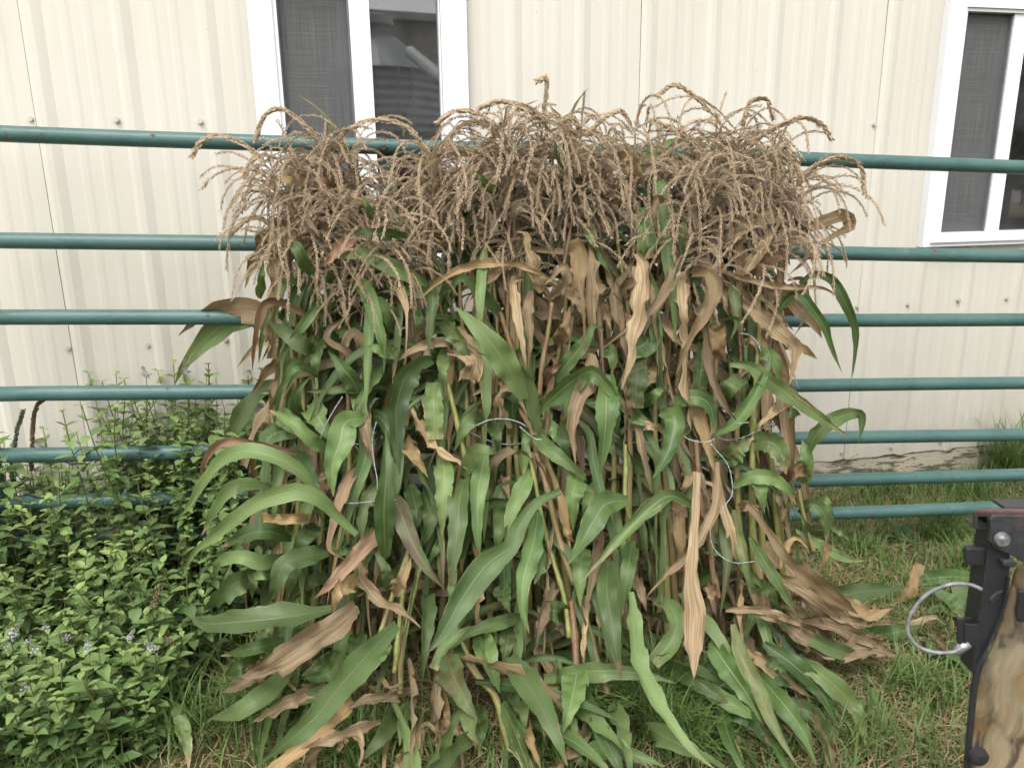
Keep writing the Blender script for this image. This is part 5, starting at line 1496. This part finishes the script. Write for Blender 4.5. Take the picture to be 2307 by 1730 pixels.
# ------------------------------------------------------------------ what the panes mirror: grain bin, shed and trees behind the camera
def mirrored(X, Yp, L, h=None):
    w = ray(X, Yp)
    T0 = WD / (w.y - w.x * sw / cw)
    hit = CAMP + w * T0
    d = w.normalized(); d = d - WN * (2 * d.dot(WN))
    return hit + d * L
pb = mirrored(842, 172, 24)
bx, by, eave = pb.x, pb.y, pb.z
gbin = empty('grain_bin', (bx, by, 0))
tag(gbin, 'round corrugated steel grain bin with conical roof, mirrored in the window pane', 'grain bin')
RB = 2.15
V, F = [], []
nr, na = 90, 48
for i in range(nr + 1):
    z = eave * i / nr
    rr = RB + .035 * math.cos(i * math.pi * 2 / 5)
    for k in range(na):
        V.append((bx + rr * math.cos(2 * math.pi * k / na), by + rr * math.sin(2 * math.pi * k / na), z))
for i in range(nr):
    for k in range(na): F.append((i * na + k, i * na + (k + 1) % na, (i + 1) * na + (k + 1) % na, (i + 1) * na + k))
mb = MB(); mb.add(V, F); mb.build('drum', M['galvbin'], gbin, smooth=True)
mb = MB(); mb.tube([(bx, by, eave - .03), (bx, by, eave), (bx, by, eave + 1.25), (bx, by, eave + 1.4)], [RB + .12, RB + .12, .55, .5], 32); mb.build('roof', M['galvbin'], gbin)
mb = MB(); mb.tube([(bx, by, eave + 1.38), (bx, by, eave + 1.45), (bx, by, eave + 1.70), (bx, by, eave + 1.78)], [.5, .72, .68, .4], 24); mb.build('roof_cap', M['galvbin'], gbin)
dn = (Vector((0, 0, 0)) - Vector((bx, by, 0))).normalized()
mb = MB()
for s in (-.2, .2):
    sdv = Vector((-dn.y, dn.x, 0))
    q = Vector((bx, by, 0)) + dn * (RB + .10) + sdv * (s - .95)
    mb.tube([q + Vector((0, 0, .1)), q + Vector((0, 0, eave))], .03, 6)
mb.build('ladder', M['galvbin'], gbin)
a_, b_ = mirrored(925, 118, 20), mirrored(1010, 190, 18)
d_ = (b_ - a_)
aug = empty('grain_auger', (b_ + d_ * 1.2).to_tuple()); aug.location.z = 0
tag(aug, 'slanted grain auger tube, mirrored in the window pane beside the bin', 'auger')
end = a_ + d_ * ((a_.z - .1) / max(.05, -d_.z)) if d_.z < 0 else b_
mb = MB(); mb.tube([a_, end], .16, 12); mb.build('tube', M['galvbin'], aug, smooth=True)
# long shed behind the bin
sc0 = mirrored(900, 30, 34)
shed = empty('machine_shed', (sc0.x, sc0.y, 0)); tag(shed, 'long grey shed behind the grain bin, mirrored in the pane', 'shed')
mb = MB(); mb.box((sc0.x, sc0.y - 3, 4.0), (16, 6, 8.0)); mb.build('wall', M['shedwall'], shed)
mb = MB(); mb.box((sc0.x, sc0.y - 3, 8.15), (16.8, 7, .3)); mb.build('roof', M['galvbin'], shed)
def tree(P, H, lab, seed):
    r = random.Random(seed)
    root = empty('tree', (P.x, P.y, 0))
    mb_ = MB(); mb_.tube([(P.x, P.y, 0), (P.x + .1, P.y, H * .4), (P.x, P.y + .1, H * .75)], [.16, .11, .04], 8)
    for k in range(5):
        a = r.uniform(0, 6.28); z = H * r.uniform(.3, .6)
        mb_.tube([(P.x, P.y, z), (P.x + math.cos(a) * H * .2, P.y + math.sin(a) * H * .2, z + H * .15)], [.06, .02], 5)
    mb_.build('trunk', M['bark'], root)
    n_ = 2600
    c_ = npr.normal(0, 1, (n_, 3)); c_ /= np.linalg.norm(c_, axis=1)[:, None]
    rad = npr.uniform(.35, 1, n_) ** .6 * (1 + .28 * np.sin(c_[:, 0] * 5 + seed) * np.sin(c_[:, 2] * 6 + c_[:, 1] * 4))
    c_ = c_ * rad[:, None] * np.array((H * .32, H * .32, H * .42)) + np.array((P.x, P.y, H * .60))
    a = npr.normal(0, .11, (n_, 3)); b = npr.normal(0, .11, (n_, 3))
    V = np.stack([c_ - a, c_ + b, c_ + a, c_ - b], 1).reshape(-1, 3)
    F = (np.arange(n_)[:, None, None] * 4 + np.array([(0, 1, 2), (0, 2, 3)])[None]).reshape(-1, 3)
    link('crown', npmesh('crown', V, F, M['crown'], smooth=False), root)
    tag(root, lab, 'tree', 'trees behind the photographer')
for i, (X, L, H) in enumerate(((2080, 22, 6.2), (2150, 26, 6.0), (2215, 24, 5.6), (2285, 22, 5.2), (2350, 25, 6.4), (2420, 22, 6.0))):
    tree(mirrored(X, 300, L), H, ('bushy', 'tall', 'rounded', 'low', 'wide', 'narrow')[i] + ' dark green tree mirrored in the window at the photo edge', 60 + i)
